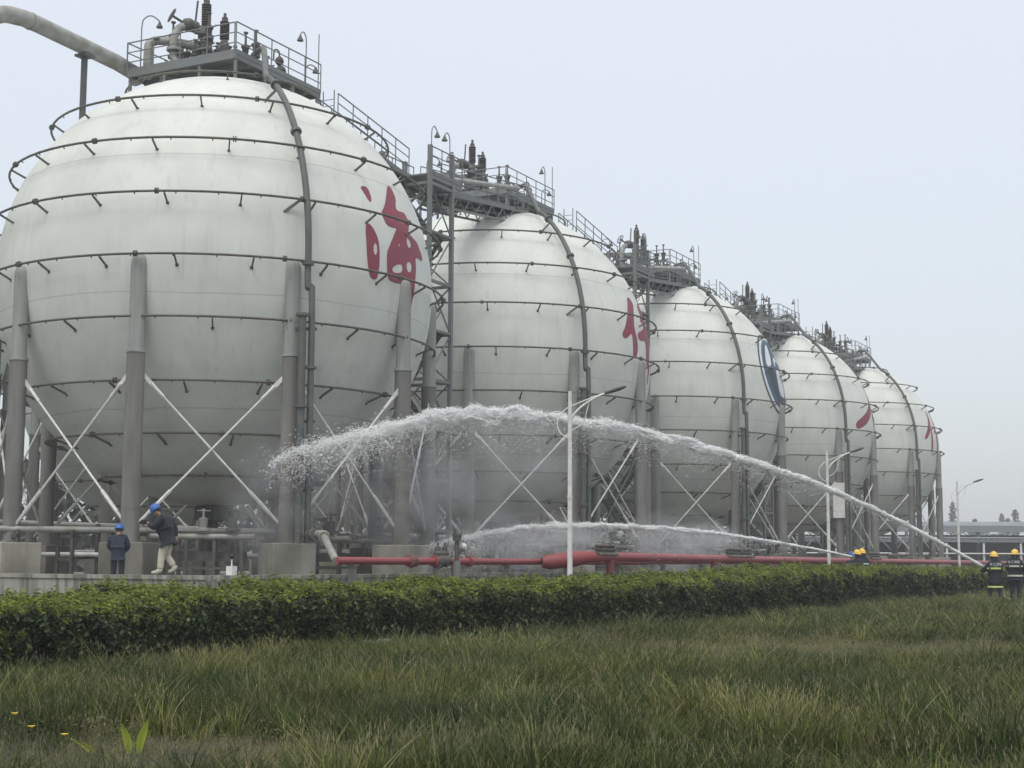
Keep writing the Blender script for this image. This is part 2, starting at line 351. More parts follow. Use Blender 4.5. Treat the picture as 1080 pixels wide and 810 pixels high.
SEA = [
 ([(50.3,21.4),(52.1,22.1),(53.4,21.7),(53.7,20.2),(53.8,18.8),(53.0,17.4),(51.9,18.6),(51.1,20.2)], []),
 ([(49.7,11.0),(50.7,11.5),(52.1,10.6),(53.2,8.9),(53.8,7.2),(53.9,5.0),(53.7,1.3),(53.3,-0.9),(52.9,-2.3),(51.8,-2.8),(50.4,-2.2),(49.7,-0.2),(49.3,2.9),(49.3,6.4),(49.3,9.1)],
  [[(52.4,6.7),(53.1,6.2),(53.0,4.3),(52.3,3.3),(51.6,4.3),(51.8,5.9)]]),
 ([(64.2,25.0),(65.9,25.0),(66.6,23.5),(66.6,21.4),(64.7,18.9),(65.0,17.7),(69.2,18.2),(70.5,17.0),(70.6,15.3),(69.7,13.6),(68.9,12.7),(70.7,11.7),(74.2,11.0),(75.6,9.3),(77.2,7.5),(76.4,6.2),(73.9,6.6),(71.2,6.3),(71.3,3.6),(70.6,0.2),(70.1,-3.1),(69.3,-5.9),(69.0,-8.5),(67.7,-6.2),(65.5,-5.0),(65.2,-4.1),(67.4,-4.4),(68.0,-3.4),(67.5,-1.3),(63.3,-2.0),(59.3,-2.2),(56.9,-1.7),(56.6,1.8),(56.8,5.0),(58.6,7.6),(60.7,10.3),(62.8,12.6),(60.4,12.2),(58.1,12.4),(57.1,14.1),(56.5,15.4),(58.7,17.6),(60.9,20.6)],
  [[(67.1,10.7),(68.2,11.0),(69.5,10.2),(69.3,9.0),(67.8,8.0),(66.8,9.0)], [(58.6,1.1),(60.0,2.2),(62.9,3.1),(63.7,2.6),(63.2,0.9),(60.3,0.2),(59.0,0.4)],
   [(65.6,3.6),(67.1,4.6),(68.6,4.2),(68.7,2.9),(67.4,1.5),(65.7,1.9)], [(62.2,8.1),(62.7,8.4),(63.1,8.1),(62.7,7.5),(62.2,7.6)]])]
WEI = [
 ([(61.9,21.4),(64.3,22.2),(65.8,21.0),(66.6,19.5),(64.2,16.5),(61.3,11.3),(61.6,8.7),(62.6,5.8),(62.5,3.1),(61.4,0),(59.6,-1.0),(58.4,-0.7),(58.5,2.6),(58.6,5.6),(58.3,7.8),(55.2,5.9),(53.3,5.1),(51.7,5.7),(51.8,7.0),(54.3,9.6),(56.4,12.9),(58.5,16.0),(60.5,19.1)], []),
 ([(79.5,22.7),(81.0,22.2),(81.5,19.9),(81.9,17.8),(84.2,16.0),(84.6,13.6),(82.9,12.0),(83.1,10.6),(79.8,6.9),(77.5,1.5),(77.0,-4.4),(77,-8.5),(75.4,-8.5),(75.0,-2.4),(72.6,-2.4),(71.2,0.9),(72.0,4.4),(71.7,6.8),(66.9,6.0),(63.7,6.3),(63.5,8.6),(68.9,10.1),(73.2,11.9),(71.3,13.2),(69.1,14.0),(72.7,16.6),(71.5,18.9),(74.0,20.9)], []),
 (stroke([(86, 3, .9), (86.6, -2, 1.0), (86, -7, .6)]), [])]
SHI = [
 (stroke([(73, 25, .5), (74, 19, 1.2), (70.5, 13.5, 1.9), (64, 8.5, 2.4), (56, 4.2, 2.6), (47.5, .8, 2.0)]), []),
 (stroke([(72.5, 11, 1.3), (73.6, 6, 1.5), (74.2, 1.2, 1.3), (74.6, -2.6, 1.5)]), []),
 (stroke([(76.4, 7, 1.1), (82, 7.4, 1.4), (88, 7, 1.2)]), []), (stroke([(76.8, -1.6, 1.0), (82, -1.4, 1.2), (87, -1.6, 1.0)]), []), (stroke([(88.6, 5, 1.2), (88.4, 1, 1.3), (88.2, -2.4, 1.0)]), [])]
HUA = [
 (stroke([(63, 25.5, .8), (61.5, 20, 1.5), (58.0, 14.5, 1.8), (53, 9.5, 1.6), (48.5, 6, 1.0)]), []),
 (stroke([(59.8, 13.2, .8), (58.8, 7, 1.5), (57.2, 1.5, 1.3), (56.2, -2.5, .8)]), []),
 (stroke([(71.5, 25.5, .7), (72.5, 20, 1.5), (70, 14.5, 1.4), (65.8, 10.6, 1.0)]), []),
 (stroke([(70.8, 12.6, .8), (69, 5, 1.5), (67.6, -3, 1.5), (67.5, -8.5, 1.0)]), []),
 (stroke([(75.6, 16.5, 1.2), (75.6, 8, 1.5), (77, 1, 1.5), (83, -1.5, 1.4), (87, 1.5, .8)]), [])]
def circ(cx, cy, r, n=40): return [(cx+r*math.cos(2*math.pi*i/n)/math.cos(R_(cy)), cy+r*math.sin(2*math.pi*i/n)) for i in range(n)]

# ---------------------------------------------------------------- one tank with all its parts
DZ = 18.55                               # deck height above the yard floor
A0, A1, B0, B1 = -.8, 4.4, -1.1, 3.9     # deck outline: along the row, across
COLA = [28.5+36*n for n in range(10)]
RINGS = [(6.95, .62), (5.35, .62), (3.6, .6), (1.75, .5), (-.2, .42), (-2.05, .42), (-3.9, .42), (-5.42, .42), (-6.65, .42)]
def adir(az): th = R_(az-90)-RZ; return Vector((math.cos(th), math.sin(th), 0))
def make_tank():
    t = thing('spherical_tank', 'x', 'storage tank', P(0, 0, FLOOR), RZ)
    m = MB(); m.sphere((0, 0, 0), TR, 128, 84); sh = m.build('shell', MT['shell'], t); sh.location = (0, 0, ZC)
    me = sh.data; me.polygons.foreach_set('use_smooth', [True]*len(me.polygons))
    # pedestals, columns
    m = MB(); m.box((0, 0, .62), (1.36, 1.36, 1.36)); bm = bmesh.new(); me = m.mesh('pedestal', MT['ped'], False); bm.from_mesh(me)
    bmesh.ops.bevel(bm, geom=bm.edges[:], offset=.025, segments=1, affect='EDGES'); bm.to_mesh(me); bm.free(); pedm = me
    m = MB(); m.tube([(0, 0, 1.3), (0, 0, ZC-3.1)], .275, 16); m.tube([(0, 0, 1.3), (0, 0, 1.36)], .42, 16); m.tube([(0, 0, 2.3), (0, 0, 2.36)], .285, 16); colm = m.mesh('column', MT['fire'])
    m = MB(); m.lathe((0, 0, 0), [(.24, ZC-3.12), (.24, ZC-.5), (.235, ZC-.34), (.2, ZC-.2), (.12, ZC-.12), (.01, ZC-.09)], 16)
    m.tube([(0, 0, ZC-3.16), (0, 0, ZC-3.08)], .3, 16)
    cuf = m.mesh('column_head', MT['coltop'])
    for a in COLA:
        d = adir(a); ang = math.atan2(d.y, d.x)
        link('pedestal', pedm, t, d*TR, (0, 0, ang)); c = link('column', colm, t, d*TR, (0, 0, ang))
        link('column_head', cuf, c)
    # X bracing rods with lugs and turnbuckles
    zt, zb = 6.75, 1.95
    for i, a in enumerate(COLA):
        d0, d1 = adir(a)*TR, adir(a+36)*TR
        for k, (p, q) in enumerate(((d0, d1), (d1, d0))):
            u = (q-p).normalized(); rad = ((p+q)*.5).normalized()*(.05 if k else -.05)
            a3 = p+u*.55+Vector((0, 0, zt-.75))+rad; b3 = q-u*.3+Vector((0, 0, zb))+rad; dd = (b3-a3).normalized()
            m = MB(); m.tube([a3, b3-dd*1.1], .036, 6); m.tube([b3-dd*1.25, b3-dd*.35], .062, 6); m.tube([b3-dd*.4, b3+dd*.3], .05, 6); m.tube([a3-dd*.1, a3+dd*.45], .055, 6)
            m.bar(a3-dd*.7, a3, .03, .13); m.bar(b3+dd*.2, b3+dd*.55+Vector((0, 0, -.2)), .03, .2)
            m.build('brace_rod', MT['white'], t)
    # spray rings with stand-off brackets
    for ri, (h, off) in enumerate(RINGS):
        r = math.sqrt(TR*TR-h*h)+off; n = 72; ph = 5*ri
        m = MB(); m.tube([(r*math.cos(2*math.pi*i/n), r*math.sin(2*math.pi*i/n), ZC+h) for i in range(n)]+[(r, 0, ZC+h)], .04, 7)
        nf = max(4, round(2*math.pi*r/4.6)); 
        for i in range(nf):
            a = 2*math.pi*i/nf+.35+ph*.1; c = Vector((r*math.cos(a), r*math.sin(a), ZC+h)); tg = Vector((-math.sin(a), math.cos(a), 0))
            for s in (-.035, .035): m.tube([c+tg*(s-.018), c+tg*(s+.018)], .098, 8)
        nn = round(2*math.pi*r/1.3)
        for i in range(nn):
            a = 2*math.pi*i/nn; c = Vector((r*math.cos(a), r*math.sin(a), ZC+h)); m.tube([c, c+Vector((-.07*math.cos(a), -.07*math.sin(a), -.07))], .02, 5)
        ro = m.build('spray_ring', MT['ring'], t)
        nb = max(6, round(2*math.pi*r/2.35))
        tanr = h-.28 if h > -6 else h+.1
        rs = math.sqrt(max(.1, TR*TR-tanr*tanr))
        m = MB(); m.bar((r, 0, ZC+h-.05), (rs-.03, 0, ZC+tanr), .045, .06); m.box((rs-.02, 0, ZC+tanr), (.05, .10, .10)); bk = m.mesh('bracket', MT['ring'], False)
        for i in range(nb):
            link('bracket', bk, ro, None, (0, 0, 2*math.pi*(i+.5)/nb+ph*.07))
    # riser: follows the meridian, jogs outward, drops to the ground; second riser beside it
    ra = 30.9; pts = []
    for el in range(64, -7, -4):
        r = TR+.42+0; e = R_(el); d = adir(ra); pts.append(d*(r*math.cos(e))+Vector((0, 0, ZC+r*math.sin(e))))
    d = adir(ra); side = Vector((-d.y, d.x, 0))
    top = [Vector((A0+1.3, B0+.25, DZ+.3)), Vector((A0+1.0, B0-.25, DZ+.32)), Vector((A0+.6, B0-.75, DZ+.12))]
    p2 = [d*(TR+.45)+Vector((0, 0, ZC-1.0)), d*(TR+.45)+side*.05+Vector((0, 0, ZC-1.1)), d*(TR+.5)+side*.12+Vector((0, 0, ZC-1.7)), d*(TR+.5)+side*.12+Vector((0, 0, .1))]
    m = MB(); m.tube(bez(top+pts[1:4], 5)+pts[4:-1]+bez(pts[-1:]+p2, 4), .105, 10)
    for el in (52, 32, -2): 
        r = TR+.42; e = R_(el); c = d*(r*math.cos(e))+Vector((0, 0, ZC+r*math.sin(e))); tn = d*(-math.sin(e))+Vector((0, 0, math.cos(e))); m.tube([c-tn*.05, c+tn*.05], .18, 10)
    for z in (6.6, 4.0): m.tube([d*(TR+.5)+side*.12+Vector((0, 0, z)), d*(TR+.5)+side*.12+Vector((0, 0, z+.08))], .18, 10)
    rp = m.build('riser_pipe', MT['riser'], t)
    m = MB(); c = d*(TR+.55)-side*.20; m.tube([c+Vector((0, 0, .1)), c+Vector((0, 0, ZC-1.9))], .12, 10)
    for z in (ZC-1.95, 5.4, 3.2): m.tube([c+Vector((0, 0, z)), c+Vector((0, 0, z+.09))], .2, 10)
    m.build('riser_pipe', MT['riser'], t)
    for el in (50, 14): 
        m = MB(); e = R_(el); m.bar(d*((TR+.42)*math.cos(e))+Vector((0, 0, ZC+(TR+.42)*math.sin(e))), (d*math.cos(e)+side*(-.09))*TR+Vector((0, 0, ZC+TR*math.sin(e)-.5)), .06, .08); m.build('pipe_clamp', MT['ring'], t)
    for z in (ZC-2.3, 5.0, 2.9): m = MB(); m.bar(d*(TR+.5)+side*.3+Vector((0, 0, z)), d*(TR+.1)-side*.5+Vector((0, 0, z)), .07, .09); m.build('pipe_clamp', MT['ring'], t)
    # bottom nozzle, valve and drain pipes
    m = MB(); m.tube([(0, 0, ZC-TR+.1), (0, 0, 1.35)], .2, 12); m.tube(bez([(0, 0, 1.6), (0, 0, 1.25), (.25, .3, 1.0), (1.2, 1.4, 1.0), (3.0, 3.6, 1.0), (8.2, 9.2, 1.0)], 5), .19, 10)
    for z in (2.1, 1.7): m.tube([(0, 0, z), (0, 0, z+.08)], .34, 12)
    m.build('outlet_pipe', MT['dark'], t)
    m = MB(); m.box((0, 0, ZC-TR-.25), (1.0, .8, .5)); m.tube([(-.6, 0, ZC-TR-.1), (-.6, 0, 1.1)], .09, 8); m.tube([(.5, -.4, ZC-TR+.2), (.5, -.4, 1.0)], .07, 8); m.build('bottom_fitting', MT['dark'], t)
    # top platform
    cx, cy = (A0+A1)/2, (B0+B1)/2
    m = MB(); m.box((cx, cy, DZ-.03), (A1-A0, B1-B0, .06)); dk = m.build('platform', MT['steel'], t, False)
    m = MB()
    for y in (B0+.06, B1-.06): m.box((cx, y, DZ-.14), (A1-A0+.02, .08, .16))
    for x in (A0+.02, A1-.02): m.box((x, cy, DZ-.137), (.08, B1-B0-.2, .155))
    for i in range(1, 6): m.box((A0+(A1-A0)*i/6, cy, DZ-.2), (.07, B1-B0-.22, .2))
    for y in (B0+1.7, B0+3.3): m.box((cx, y, DZ-.31), (A1-A0-.2, .08, .14))
    m.build('platform_frame', MT['steel'], t, False)
    for x in (A0+.1, A0+1.8, A0+3.5, A1-.1):
        for y in (B0+.1, B0+1.7, B0+3.3, B1-.1):
            zz = ZC+math.sqrt(TR*TR-x*x-y*y)
            if abs(x-A0-1.8) < .1 and abs(y) < 1: continue
            m = MB(); m.tube([(x, y, zz-.06), (x, y, DZ-.25)], .065, 8); m.tube([(x, y, zz-.05), (x, y, zz+.05)], .14, 8); m.build('platform_leg', MT['steel'], t)
    railing(dk, [(A0, B0+.02), (A1, B0+.02)], DZ, 5); railing(dk, [(A0+.02, B0+.1), (A0+.02, B1)], DZ, 4); railing(dk, [(A0, B1), (A1, B1)], DZ, 5); railing(dk, [(A1-.02, B0+2.1), (A1-.02, B1)], DZ, 2)
    # relief valves
    RB = DZ
    for (x, y, s) in ((1.3, 2.0, 1.1), (2.4, 2.0, .95)):
        DZr = DZ+(.8 if s > 1 else .6)
        m = MB(); m.tube([(x, y, DZ), (x, y, DZr+.1)], .16, 10); m.lathe((x, y, DZr), [(.13, 0), (.13, .35), (.26, .36), (.26, .45), (.15, .46), (.2, .75), (.3, .85), (.3, .95), (.17, .97), (.19, 1.2), (.13, 1.3)], 12)
        m.tube([(x, y, DZr+.65), (x-.1, y+.55, DZr+.65)], .14, 8)
        rv = m.build('relief_valve', MT['dark'], t)
        m = MB(); pr_ = [(.13, 1.28)]
        for k in range(9): z = 1.34+k*.085*s; pr_ += [(.12, z), (.19, z+.03*s), (.19, z+.05*s)]
        z = 1.36+9*.085*s; pr_ += [(.12, z), (.12, z+.12), (.06, z+.14), (.06, z+.3*s), (.03, z+.31)]
        m.lathe((x, y, DZr), pr_, 10); m.build('spring_bonnet', MT['dark'], rv)
    # pipework on the platform
    m = MB(); m.tube(bez([(-.35, 3.3, DZ-.2), (-.35, 3.3, DZ+.9), (-.3, 3.25, DZ+1.15), (-.1, 3.0, DZ+1.28), (.4, 2.6, DZ+1.28), (1.0, 2.3, DZ+1.28), (1.9, 2.5, DZ+1.25)], 5), .17, 10); m.build('vent_pipe', MT['galv'], t)
    m = MB(); m.tube(bez([(.1, 2.3, DZ-.1), (.1, 2.3, DZ+.3), (.1, 2.5, DZ+.7), (.1, 2.5, DZ+1.3), (.25, 2.4, DZ+1.75), (.6, 2.2, DZ+1.9), (1.3, 2.0, DZ+1.9)], 5), .15, 10)
    m.lathe((.1, 2.45, DZ+.9), [(.3, -.05), (.3, .05)], 12); m.build('vent_pipe', MT['galv'], t)
    m = MB(); m.sphere((.55, 2.2, DZ+1.95), .26, 10, 7); m.tube([(.4, 2.3, DZ+1.95), (.9, 2.1, DZ+1.95)], .22, 10); m.tube([(.95, 2.1, DZ+1.93), (1.35, 2.0, DZ+1.93)], .15, 10)
    m.tube([(.5, 2.25, DZ+1.95), (.0, 2.55, DZ+2.2)], .05, 8)
    vb = m.build('valve', MT['dark'], t)
    ax = Vector((-.5, .3, .25)).normalized(); x_, y_ = frame(ax); c = Vector((.0, 2.55, DZ+2.2)); m = MB(); n = 20
    m.tube([c+(x_*math.cos(2*math.pi*i/n)+y_*math.sin(2*math.pi*i/n))*.27 for i in range(n)]+[c+x_*.27], .025, 6)
    for k in range(3): e = x_*math.cos(k*1.05)+y_*math.sin(k*1.05); m.tube([c-e*.27, c+e*.27], .018, 5)
    m.build('handwheel', MT['dark'], vb)
    r2 = random.Random(5)
    for k in range(24):
        x, y = r2.uniform(.2, 3.8), r2.uniform(.6, 3.4); h = r2.uniform(1.1, 2.3); m = MB(); m.lathe((x, y, DZ), [(.08, 0), (.08, h*.3), (.17, h*.31), (.17, h*.36), (.08, h*.37), (.08, h*.5), (.18, h*.51), (.18, h*.56), (.10, h*.57), (.13, h*.68), (.17, h*.7), (.17, h*.74), (.05, h*.76), (.035, h*.95), (.09, h*.955), (.09, h*.98)], 8)
        if k % 2: m.tube([(x, y, DZ+h*.6), (x+r2.uniform(-.7, .7), y+r2.uniform(-.6, .6), DZ+h*.6)], .07, 8); m.tube([(x+.12, y, DZ+h*.72), (x+.3, y-.1, DZ+h*.8)], .03, 6)
        m.build('nozzle_valve', MT['dark'] if k % 4 else MT['riser'], t)
    m = MB(); m.box((1.8, 1.5, DZ+.28), (2.6, 1.8, .06)); m.tube([(1.0, 2.6, DZ+.75), (3.1, 2.5, DZ+.75)], .15, 10); m.tube([(2.0, 2.55, DZ+.75), (2.0, 2.55, DZ+1.3)], .19, 10); m.build('manifold', MT['galv'], t)
    m = MB(); m.tube([(2.2, -.75, DZ), (2.2, -.75, DZ+.8)], .06, 8); m.sphere((2.2, -.75, DZ+.62), .17, 8, 6); m.sphere((2.3, -.75, DZ+.28), .2, 8, 6); m.tube(bez([(2.2, -.75, DZ+.75), (2.15, -.75, DZ+.98), (1.95, -.7, DZ+.98), (1.9, -.7, DZ+.6)], 4), .03, 6); m.build('nozzle_valve', MT['dark'], t)
    m = MB(); m.tube([(1.0, 2.3, DZ+1.9), (1.15, 2.3, DZ+3.1)], .04, 6); m.build('vent_mast', MT['dark'], t)
    goose(t, (-.3, 3.7, DZ), (.4, -.5), 2.3); goose(t, (3.6, -.95, DZ), (-.4, .0), 2.1); goose(t, (4.35, -.4, DZ), (.25, -.3), 1.2)
    m = MB(); m.tube([(4.35, -1.0, DZ), (4.35, -1.0, DZ+2.3)], .022, 6); m.build('lightning_rod', MT['steel'], t)
    return t
def railing(parent, line, z, n, slope=0, h=1.1, rails=(1.1, .73, .36), kick=True):
    (x0, y0), (x1, y1) = line
    for i in range(n+1):
        f = i/n; m = MB(); x, y, zz = x0+(x1-x0)*f, y0+(y1-y0)*f, z+slope*f; m.tube([(x, y, zz), (x, y, zz+h)], .024, 6); m.build('post', MT['steel'], parent)
    for r in rails:
        m = MB(); m.tube([(x0, y0, z+r), (x1, y1, z+slope+r)], .021 if r < 1 else .026, 6); m.build('rail', MT['steel'], parent)
    if kick: m = MB(); m.bar((x0, y0, z+.06), (x1, y1, z+slope+.06), .015, .12); m.build('kick_plate', MT['steel'], parent, False)
def goose(parent, base, d, h):
    b = Vector(base); dv = Vector((d[0], d[1], 0)); m = MB()
    m.tube([b]+bez([b+Vector((0, 0, h*.8)), b+Vector((0, 0, h*.93))+dv*.1, b+Vector((0, 0, h))+dv*.5, b+Vector((0, 0, h*.93))+dv*.95, b+Vector((0, 0, h*.88))+dv], 4), .024, 6)
    g = m.build('lamp_arm', MT['steel'], parent); m = MB(); e = b+Vector((0, 0, h*.88))+dv
    m.lathe(e, [(.13, -.16), (.12, -.12), (.06, -.02), (.04, .06)], 10); m.build('lamp_head', MT['dark'], g)
tank = make_tank()
LBL = ['nearest and largest white spherical tank, marked with a big red sea character', 'second nearest white spherical tank, with a tall red character at its right edge',
       'middle white spherical tank of the front row, with a round blue and white emblem', 'fourth white spherical tank of the front row, with a red character like a falling stroke',
       'farthest white spherical tank, at the right end, with a thin red two-part character']
GRP = 'white spherical tanks in the front row'
tank['label'] = LBL[0]; tank['group'] = GRP
tanks = [tank]+[dup(tank, (x, y, FLOOR), RZ, LBL[i+1], GRP) for i, (x, y) in enumerate(TC[1:])]
BL = ['white spherical tank of the rear row showing past the left edge of the nearest tank', 'white spherical tank of the rear row standing directly behind the nearest tank', 'white spherical tank of the rear row seen under the gap between the two nearest tanks', 'white spherical tank of the rear row behind the middle tank']
for k, l in enumerate(BL):
    p = P(21.4*k, 20.6, FLOOR); dup(tank, p, RZ, l, 'white spherical tanks in the rear row', skip=('bracket', 'post', 'rail', 'kick_plate'))
for k, G in ((0, SEA), (1, WEI), (3, SHI), (4, HUA)):
    for i, (o, h) in enumerate(G):
        sh_ = {0: 0, 1: 0, 3: -5, 4: -5}[k]; o = [(x_+sh_, y_) for x_, y_ in o]; decal('character_stroke', o, h, MT['letter'], tanks[k], .008+.003*i)
ec = (67, 13.2)
decal('emblem', circ(*ec, 19.6), [], MT['lblue'], tanks[2], .006); decal('emblem_ring', circ(*ec, 18.5), [], MT['lwhite'], tanks[2], .012)
decal('emblem_disc', circ(*ec, 16.8), [], MT['lblue2'], tanks[2], .018)
decal('emblem_mark', [(54, 14.5), (61, 14), (61, 2.5), (70, 1.5), (75, 0), (72, -3), (64, -2.4), (58, 2), (53.5, 9)], [], MT['lblue'], tanks[2], .024)
decal('emblem_mark', [(52.5, 15), (55, 21), (60, 26), (64, 27), (61.5, 22), (58.5, 15.5)], [], MT['lwhite'], tanks[2], .024)
decal('emblem_mark', [(62, 12.5), (64.5, 15.5), (69, 15), (72, 11), (73, 4), (71, 2), (62.5, 3)], [[(68.5, 13.5), (70.3, 12), (70.2, 8.5), (68.8, 8.5)]], MT['lwhite'], tanks[2], .030)
decal('emblem_mark', [(62.5, 16.2), (64, 20), (68, 21.5), (71.5, 18), (70.3, 17.6), (67.5, 19), (65.5, 18.4), (64.4, 15.9)], [], MT['lwhite'], tanks[2], .030)
decal('emblem_mark', [(69, 27.5), (73, 23), (76, 17), (75, 16.4), (71.8, 21.5), (68.3, 25.8)], [], MT['lwhite'], tanks[2], .030)
# white notice board on the fourth tank's front column
sb = thing('notice_board', 'tall blank white board fixed to a front column of the fourth tank', 'board', tuple(Vector((*TC[3], FLOOR))+Vector((7.5*math.sin(R_(28.5)), -7.5*math.cos(R_(28.5)), 0))), 0)
m = MB(); m.box((-.12, -.36, 5.05), (.8, .05, 2.4), R_(-6)); m.build('panel', MT['white'], sb, False)
m = MB(); m.box((-.1, -.31, 5.8), (.7, .05, .08), R_(-6)); m.box((-.1, -.31, 4.3), (.7, .05, .08), R_(-6)); m.build('bracket', MT['steel'], sb, False)
# ---------------------------------------------------------------- catwalks and stair towers between the tanks
def local(k, t, w, z): return P(t+21.45*k, w, z)
LZ = 17.2; CZ = 18.05; DKZ = DZ+FLOOR
CL = ['sloping catwalk joining the nearest tank to the second tank', 'sloping catwalk joining the second tank to the middle tank', 'sloping catwalk joining the middle tank to the fourth tank', 'sloping catwalk joining the fourth tank to the farthest tank']
TL = ['grey steel stair tower between the nearest and the second tank', 'grey steel stair tower between the second and the middle tank', 'grey steel stair tower between the middle and the fourth tank', 'grey steel stair tower between the fourth and the farthest tank']
def make_catwalk():
    t = thing('catwalk', CL[0], 'catwalk', P(0, 0, 0), RZ, 'catwalks between the tank tops')
    def seg(x0, z0, x1, z1, n, truss=True):
        m = MB(); m.bar((x0, -1.4, z0-.02), (x1, -1.4, z1-.02), 1.0, .04); dk = m.build('deck', MT['steel'], t, False)
        for y in (-1.9, -.9):
            m = MB(); m.bar((x0, y, z0-.12), (x1, y, z1-.12), .07, .2); (m.bar((x0, y, z0-.75), (x1, y, z1-.75), .07, .09) if truss else None)
            k = n*2 if truss else 0
            for i in range(k):
                f0, f1 = i/k, (i+1)/k; a = (x0+(x1-x0)*f0, y, z0+(z1-z0)*f0-(.2 if i % 2 else .72)); b = (x0+(x1-x0)*f1, y, z0+(z1-z0)*f1-(.72 if i % 2 else .2)); m.tube([a, b], .03, 5)
            m.build('truss', MT['steel'], t, False)
            railing(dk, [(x0, y), (x1, y)], z0, n, z1-z0, kick=False)
    seg(4.4, CZ, 9.6, LZ, 5); seg(12.2, LZ, 20.4, CZ, 8)
    for x_ in (4.5, 20.5):
        m = MB()
        for y in (-1.65, -1.15): m.tube([(x_, y, CZ), (x_, y, DKZ+.05)], .025, 6)
        for k in range(4): m.tube([(x_, -1.65, CZ+.2+k*.25), (x_, -1.15, CZ+.2+k*.25)], .015, 5)
        m.build('ladder', MT['steel'], t)
    m = MB(); m.box((10.9, -1.75, LZ-.03), (2.6, 2.4, .06)); m.box((10.9, -2.92, LZ-.15), (2.6, .08, .14)); m.box((10.9, -.58, LZ-.15), (2.6, .08, .14)); dk = m.build('landing', MT['steel'], t, False)
    railing(dk, [(9.6, -2.95), (12.2, -2.95)], LZ, 3); railing(dk, [(9.6, -.55), (12.2, -.55)], LZ, 3)
    m = MB(); m.tube([(12.3, -2.1, LZ+.45), (19.2, -2.0, CZ+.75), (20.3, -1.2, CZ+.9)], .11, 8); m.build('pipe', MT['galv'], t)
    m = MB()
    for y, z in ((-1.15, -.42), (-1.4, -.5), (-1.65, -.42)): m.tube([(4.6, y, CZ+z), (9.6, y, LZ+z), (12.2, y, LZ+z), (20.4, y, CZ+z)], .07, 6)
    m.build('cable_pipe', MT['dark'], t)
    for x in (9.7, 11.2): goose(t, (x, -2.9, LZ), (.45 if x < 10 else -.45, 0), 2.0)
    return t
def make_tower():
    t = thing('stair_tower', TL[0], 'stair tower', P(0, 0, 0), RZ, 'stair towers between the tanks')
    X_, Y_ = (9.6, 11.4), (-2.9, -.6)
    for x in X_:
        for y in Y_: m = MB(); m.box((x, y, FLOOR+(LZ+1.15-FLOOR)/2), (.16 if y < -2 else .2, .16, LZ+1.15-FLOOR)); m.build('column', MT['steel'], t, False)
    n = 8; H = (LZ-.4-FLOOR)/n
    for i in range(n):
        z0 = FLOOR+H*i; z1 = z0+H
        m = MB()
        for y in Y_: m.bar((X_[0], y, z1), (X_[1], y, z1), .1, .12); m.tube([(X_[i % 2], y, z0), (X_[1-i % 2], y, z1)], .035, 6)
        for x in X_: m.bar((x, Y_[0], z1), (x, Y_[1], z1), .1, .12); m.tube([(x, Y_[i % 2], z0), (x, Y_[1-i % 2], z1)], .035, 6)
        m.build('brace', MT['steel'], t, False)
        m = MB(); ya, yb = (Y_[0]+.4, Y_[1]-.4) if i % 2 else (Y_[1]-.4, Y_[0]+.4); xx = X_[0]+.5 if i % 2 else X_[1]-.5
        for s in (-.35, .35): m.bar((xx+s, ya, z0), (xx+s, yb, z1), .04, .2)
        for k in range(10): f = (k+.5)/10; m.box((xx, ya+(yb-ya)*f, z0+H*f), (.7, .22, .03))
        for s in (-.35, .35): m.tube([(xx+s, ya, z0+.95), (xx+s, yb, z1+.95)], .02, 5)
        m.build('stair_flight', MT['steel'], t, False)
        m = MB(); m.box(((X_[0]+X_[1])/2, yb+(.2 if yb > -1.5 else -.2), z1-.02), (1.8, .55, .04)); m.build('landing', MT['steel'], t, False)
    return t
cw = make_catwalk(); tw = make_tower()
for k in range(1, 4):
    dup(cw, tuple(local(k, 0, 0, 0)), RZ, CL[k]); dup(tw, tuple(local(k, 0, 0, 0)), RZ, TL[k])
# large vapour pipe leaving the nearest tank top to the left, on a tall prop
t = thing('vapour_pipe', 'large grey pipe leaving the top of the nearest tank towards the upper left corner', 'pipe', P(0, 0, 0), RZ)
m = MB(); z = DKZ+.35; m.tube([(.3, 4.25, z-.35), (.0, 4.25, z-.1), (-1, 4.25, z+.02), (-5.0, 4.2, z+.15)]+bez([(-5.6, 4.2, z+.15), (-6.5, 4.3, z+.0), (-7.0, 4.6, z-.5), (-7.1, 4.9, z-1.5), (-7.1, 5.1, z-6), (-7.1, 5.1, 1.0)], 5), .29, 16)
m.tube([(-5.25, 4.2, z+.15), (-5.33, 4.2, z+.15)], .31, 16); m.build('pipe', MT['galv'], t)
m = MB(); m.box((-2.6, 4.25, (16.3+z-.3)/2), (.16, .16, z-.3-16.3)); m.box((-2.6, 4.25, z-.25), (.5, .5, .08)); m.build('prop', MT['riser'], t, False)

# ---------------------------------------------------------------- red fire mains
t = thing('fire_water_pipe', 'thin red fire water pipe with a grey sloping branch rising to the nearest tank riser', 'pipe', P(0, 0, 0), RZ)
w = -10.75; zc = 1.54
m = MB(); m.tube([(-8.3, w, zc), (13.2, w, zc)], .105, 12); m.tube([(13.2, w, zc), (60, w, zc)], .085, 10)
for x in (-4.6, -4.35, -3.2, -1.1): m.tube([(x, w, zc), (x+.08, w, zc)], .17, 12)
m.build('pipe', MT['red'], t)
dd = adir(30.9); sv = Vector((-dd.y, dd.x, 0)); rs_ = dd*(TR+.5)+sv*.12; rs_.z = zc+.78; s0 = Vector((-8.3, w, zc)); hb_ = s0+(rs_-s0)*.42; hb_.z = zc+.72
m = MB(); m.tube([s0, s0+(hb_-s0)*.96, hb_+(rs_-hb_)*.12+Vector((0, 0, .04)), rs_], .1, 10); m.tube([s0+(hb_-s0)*.9, s0+(hb_-s0)*.95], .17, 10); m.build('branch_pipe', MT['galv'], t)
